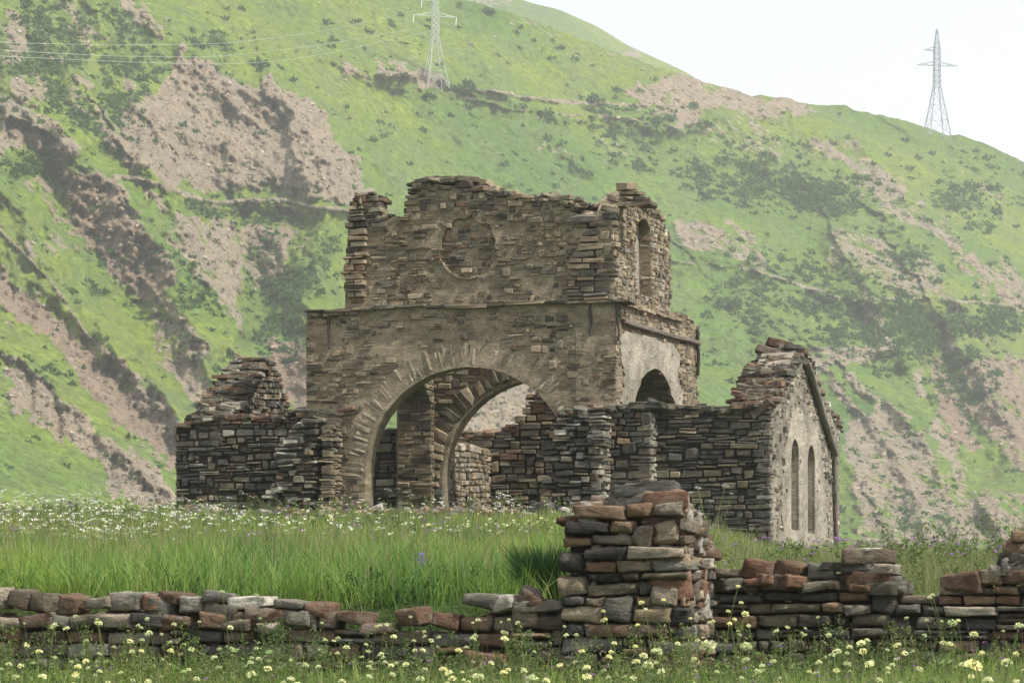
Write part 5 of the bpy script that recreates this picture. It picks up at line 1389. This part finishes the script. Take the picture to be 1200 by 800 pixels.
# bushy weeds that stand out on the right
for k, (px, Y, H, lab) in enumerate([(1062, 34, .72, 'feathery green weed behind the dip in the right wall'), (1120, 35, .75, 'leafy weed right of the feathery one behind the right wall'), (1005, 36, .5, 'leafy weed at the right foot of the gable'),
                                     (870, 33, .5, 'green weed just behind the left end of the right wall'), (1180, 34, .8, 'tall weed at the right edge above the right wall'), (930, 38, .5, 'low leafy weed before the pale gable wall')]):
    X = (px - 600) / FPX * Y; z = float(T(X, Y)); g = np.random.default_rng(k + 70); n = 520
    zz = g.uniform(.03, 1, n); st = g.integers(0, 7, n); an = st * .9 + k; sp = .28 * zz
    c = np.stack([sp * np.cos(an) + g.normal(0, .035, n), sp * np.sin(an) + g.normal(0, .035, n), zz * H * (1 - .12 * (st % 3))], 1)
    V, F_ = quads_cloud(c, g.uniform(.010, .026, n), asp=1.6, seed=k + 70)
    o = empty('tall_weed', (X, Y, z), lab, 'weed', 'tall weeds behind the right wall')
    link('foliage', np_mesh('foliage', V + [X, Y, z], F_), o, [M['herb']])
    vs, fs, off = [], [], 0
    for s in range(7):
        v, f = stem_np(H, .25 * math.cos(s * .9 + k), .25 * math.sin(s * .9 + k), .004); vs.append(v); fs.append(f + off); off += len(v)
    link('stem', np_mesh('stem', np.concatenate(vs) + [X, Y, z], np.concatenate(fs)), o, [M['stem']])

# ------------------------------------------------------------------ pylons
def strut_mesh(segs, w_):
    bm = bmesh.new()
    for p, q in segs:
        p = Vector(p); q = Vector(q); d = q - p; L = d.length
        if L < 1e-4: continue
        m4 = Matrix.Translation((p + q) / 2) @ d.to_track_quat('Z', 'Y').to_matrix().to_4x4() @ Matrix.Diagonal((w_, w_, L, 1))
        bmesh.ops.create_cube(bm, size=1.0, matrix=m4)
    me = bpy.data.meshes.new('lattice'); bm.to_mesh(me); bm.free(); return me
def pylon(px, py, Y, H, yaw, label, mat, wd, arms=True):
    X = (px - 600) / FPX * Y; z = EYE + (HORIZ - py) * Y / FPX
    root = empty('power_pylon', (X, Y, z), label, 'pylon', 'lattice pylons on the ridge'); root.rotation_euler = (0, 0, yaw)
    def part(name, segs, w_, m_=mat):
        me = strut_mesh(segs, w_); me.materials.append(m_); o = bpy.data.objects.new(name, me); COL.objects.link(o); o.parent = root; return o
    def hw(h):   # half width of the lattice at height h (0..1)
        return H * (np.interp(h, [0, .44, .82, 1.0], [.105, .030, .026, .006]))
    lv = [-.03, .13, .28, .44]; up = list(np.linspace(.44, .88, 9)); tp = [.88, .94, 1.0]
    c = [(1, 1), (-1, 1), (-1, -1), (1, -1)]
    def lat(levels, cross=True):
        s = []
        for a, b in zip(levels[:-1], levels[1:]):
            for k in range(4):
                (x0, y0), (x1, y1) = c[k], c[(k + 1) % 4]; A, B = hw(a), hw(b)
                s.append(((x0 * A, y0 * A, a * H), (x0 * B, y0 * B, b * H)))
                s.append(((x0 * A, y0 * A, a * H), (x1 * B, y1 * B, b * H)))
                if cross: s.append(((x1 * A, y1 * A, a * H), (x0 * B, y0 * B, b * H)))
                s.append(((x0 * B, y0 * B, b * H), (x1 * B, y1 * B, b * H)))
        return s
    for k in range(4):
        A, B = hw(-.03), hw(.44); part('leg', [((c[k][0] * A, c[k][1] * A, -.03 * H), (c[k][0] * B, c[k][1] * B, .44 * H))], wd * 1.5)
    part('lower_lattice', lat(lv), wd * .6); part('mast', lat(up), wd * .8); part('peak', lat(tp, False), wd * .8)
    def arm_(h, L, sgn):
        A = hw(h); e = (sgn * L, 0, h * H); s = []
        for y in (1, -1):
            s += [((sgn * A, y * A, h * H), e), ((sgn * A, y * A, (h + .035) * H), e)]
            m1 = (sgn * (A + L) / 2, y * A / 2, h * H); s += [(m1, (sgn * (A + L) / 2, y * A / 2, (h + .018) * H))]
        o = part('crossarm', s, wd); 
        q = part('insulator', [((sgn * L, 0, h * H), (sgn * L, .6, h * H - 2.0))], .22, M['insul'])
        return (sgn * L, 0, h * H)
    tips = [arm_(.795, .13 * H, -1), arm_(.65, .21 * H, -1), arm_(.65, .21 * H, 1)]
    return root, tips
pylon(1098, 156, 1095, 35.0, R(12), 'steel lattice pylon standing on the skyline at the right', M['steel'], .17)
root, tips = pylon(510, 101, hill_pt(510, 101).y - 6, 29.5, R(20), 'pale steel lattice pylon on the green slope, its top out of the picture', M['pale_steel'], .10)
for k, (pts, lab) in enumerate([([(488, 12), (400, 33), (330, 44), (250, 52), (130, 53), (0, 50), (-200, 30)], 'uppermost power cable from the nearer pylon to the left'),
            ([(480, 35), (400, 49), (330, 59), (250, 67), (130, 66), (0, 59), (-200, 40)], 'middle power cable from the nearer pylon to the left'),
            ([(524, 33), (460, 46), (400, 60), (330, 72), (250, 76), (130, 72), (0, 66), (-200, 50)], 'lowest power cable from the nearer pylon to the left')]):
    xs = np.array([q[0] for q in pts][::-1]); ys = np.array([q[1] for q in pts][::-1]); xx = np.linspace(xs[0], xs[-1], 60); yy = np.interp(xx, xs, ys)
    for _ in range(4): yy[1:-1] = (yy[:-2] + yy[1:-1] * 2 + yy[2:]) / 4
    Yc = 420 + (root.location.y - 420) * (xx - xs[0]) / (xs[-1] - xs[0])
    ctr = np.stack([(xx - 600) / FPX * Yc, Yc, EYE + (HORIZ - yy) * Yc / FPX], 1); rr = .04; V = []
    for an in range(5): V.append(ctr + [0, math.cos(an * 1.2566) * rr, math.sin(an * 1.2566) * rr])
    V = np.stack(V, 1).reshape(-1, 3); q = []
    for i in range(len(xx) - 1):
        for an in range(5): q.append([i * 5 + an, i * 5 + (an + 1) % 5, i * 5 + 5 + (an + 1) % 5, i * 5 + 5 + an])
    tag(link('power_cable', np_mesh('power_cable', V, np.array(q)), None, [M['cable']]), lab, 'cable', 'power cables')

# ------------------------------------------------------------------ air
me = bpy.data.meshes.new('haze'); bm = bmesh.new()
bmesh.ops.create_cube(bm, size=1.0, matrix=Matrix.Translation((0, 1050, 150)) @ Matrix.Diagonal((1900, 2500, 420, 1)))
bm.to_mesh(me); bm.free()
hm = bpy.data.materials.new('pale_air'); hm.use_nodes = True; n = hm.node_tree; n.nodes.clear()
o_ = n.nodes.new('ShaderNodeOutputMaterial'); pv = n.nodes.new('ShaderNodeVolumePrincipled')
pv.inputs['Color'].default_value = (.96, .975, 1.0, 1); pv.inputs['Density'].default_value = .00022; pv.inputs['Anisotropy'].default_value = .2
n.links.new(pv.outputs[0], o_.inputs['Volume'])
tag(link('haze', me, None, [hm]), 'pale summer haze over the valley', kind='stuff')
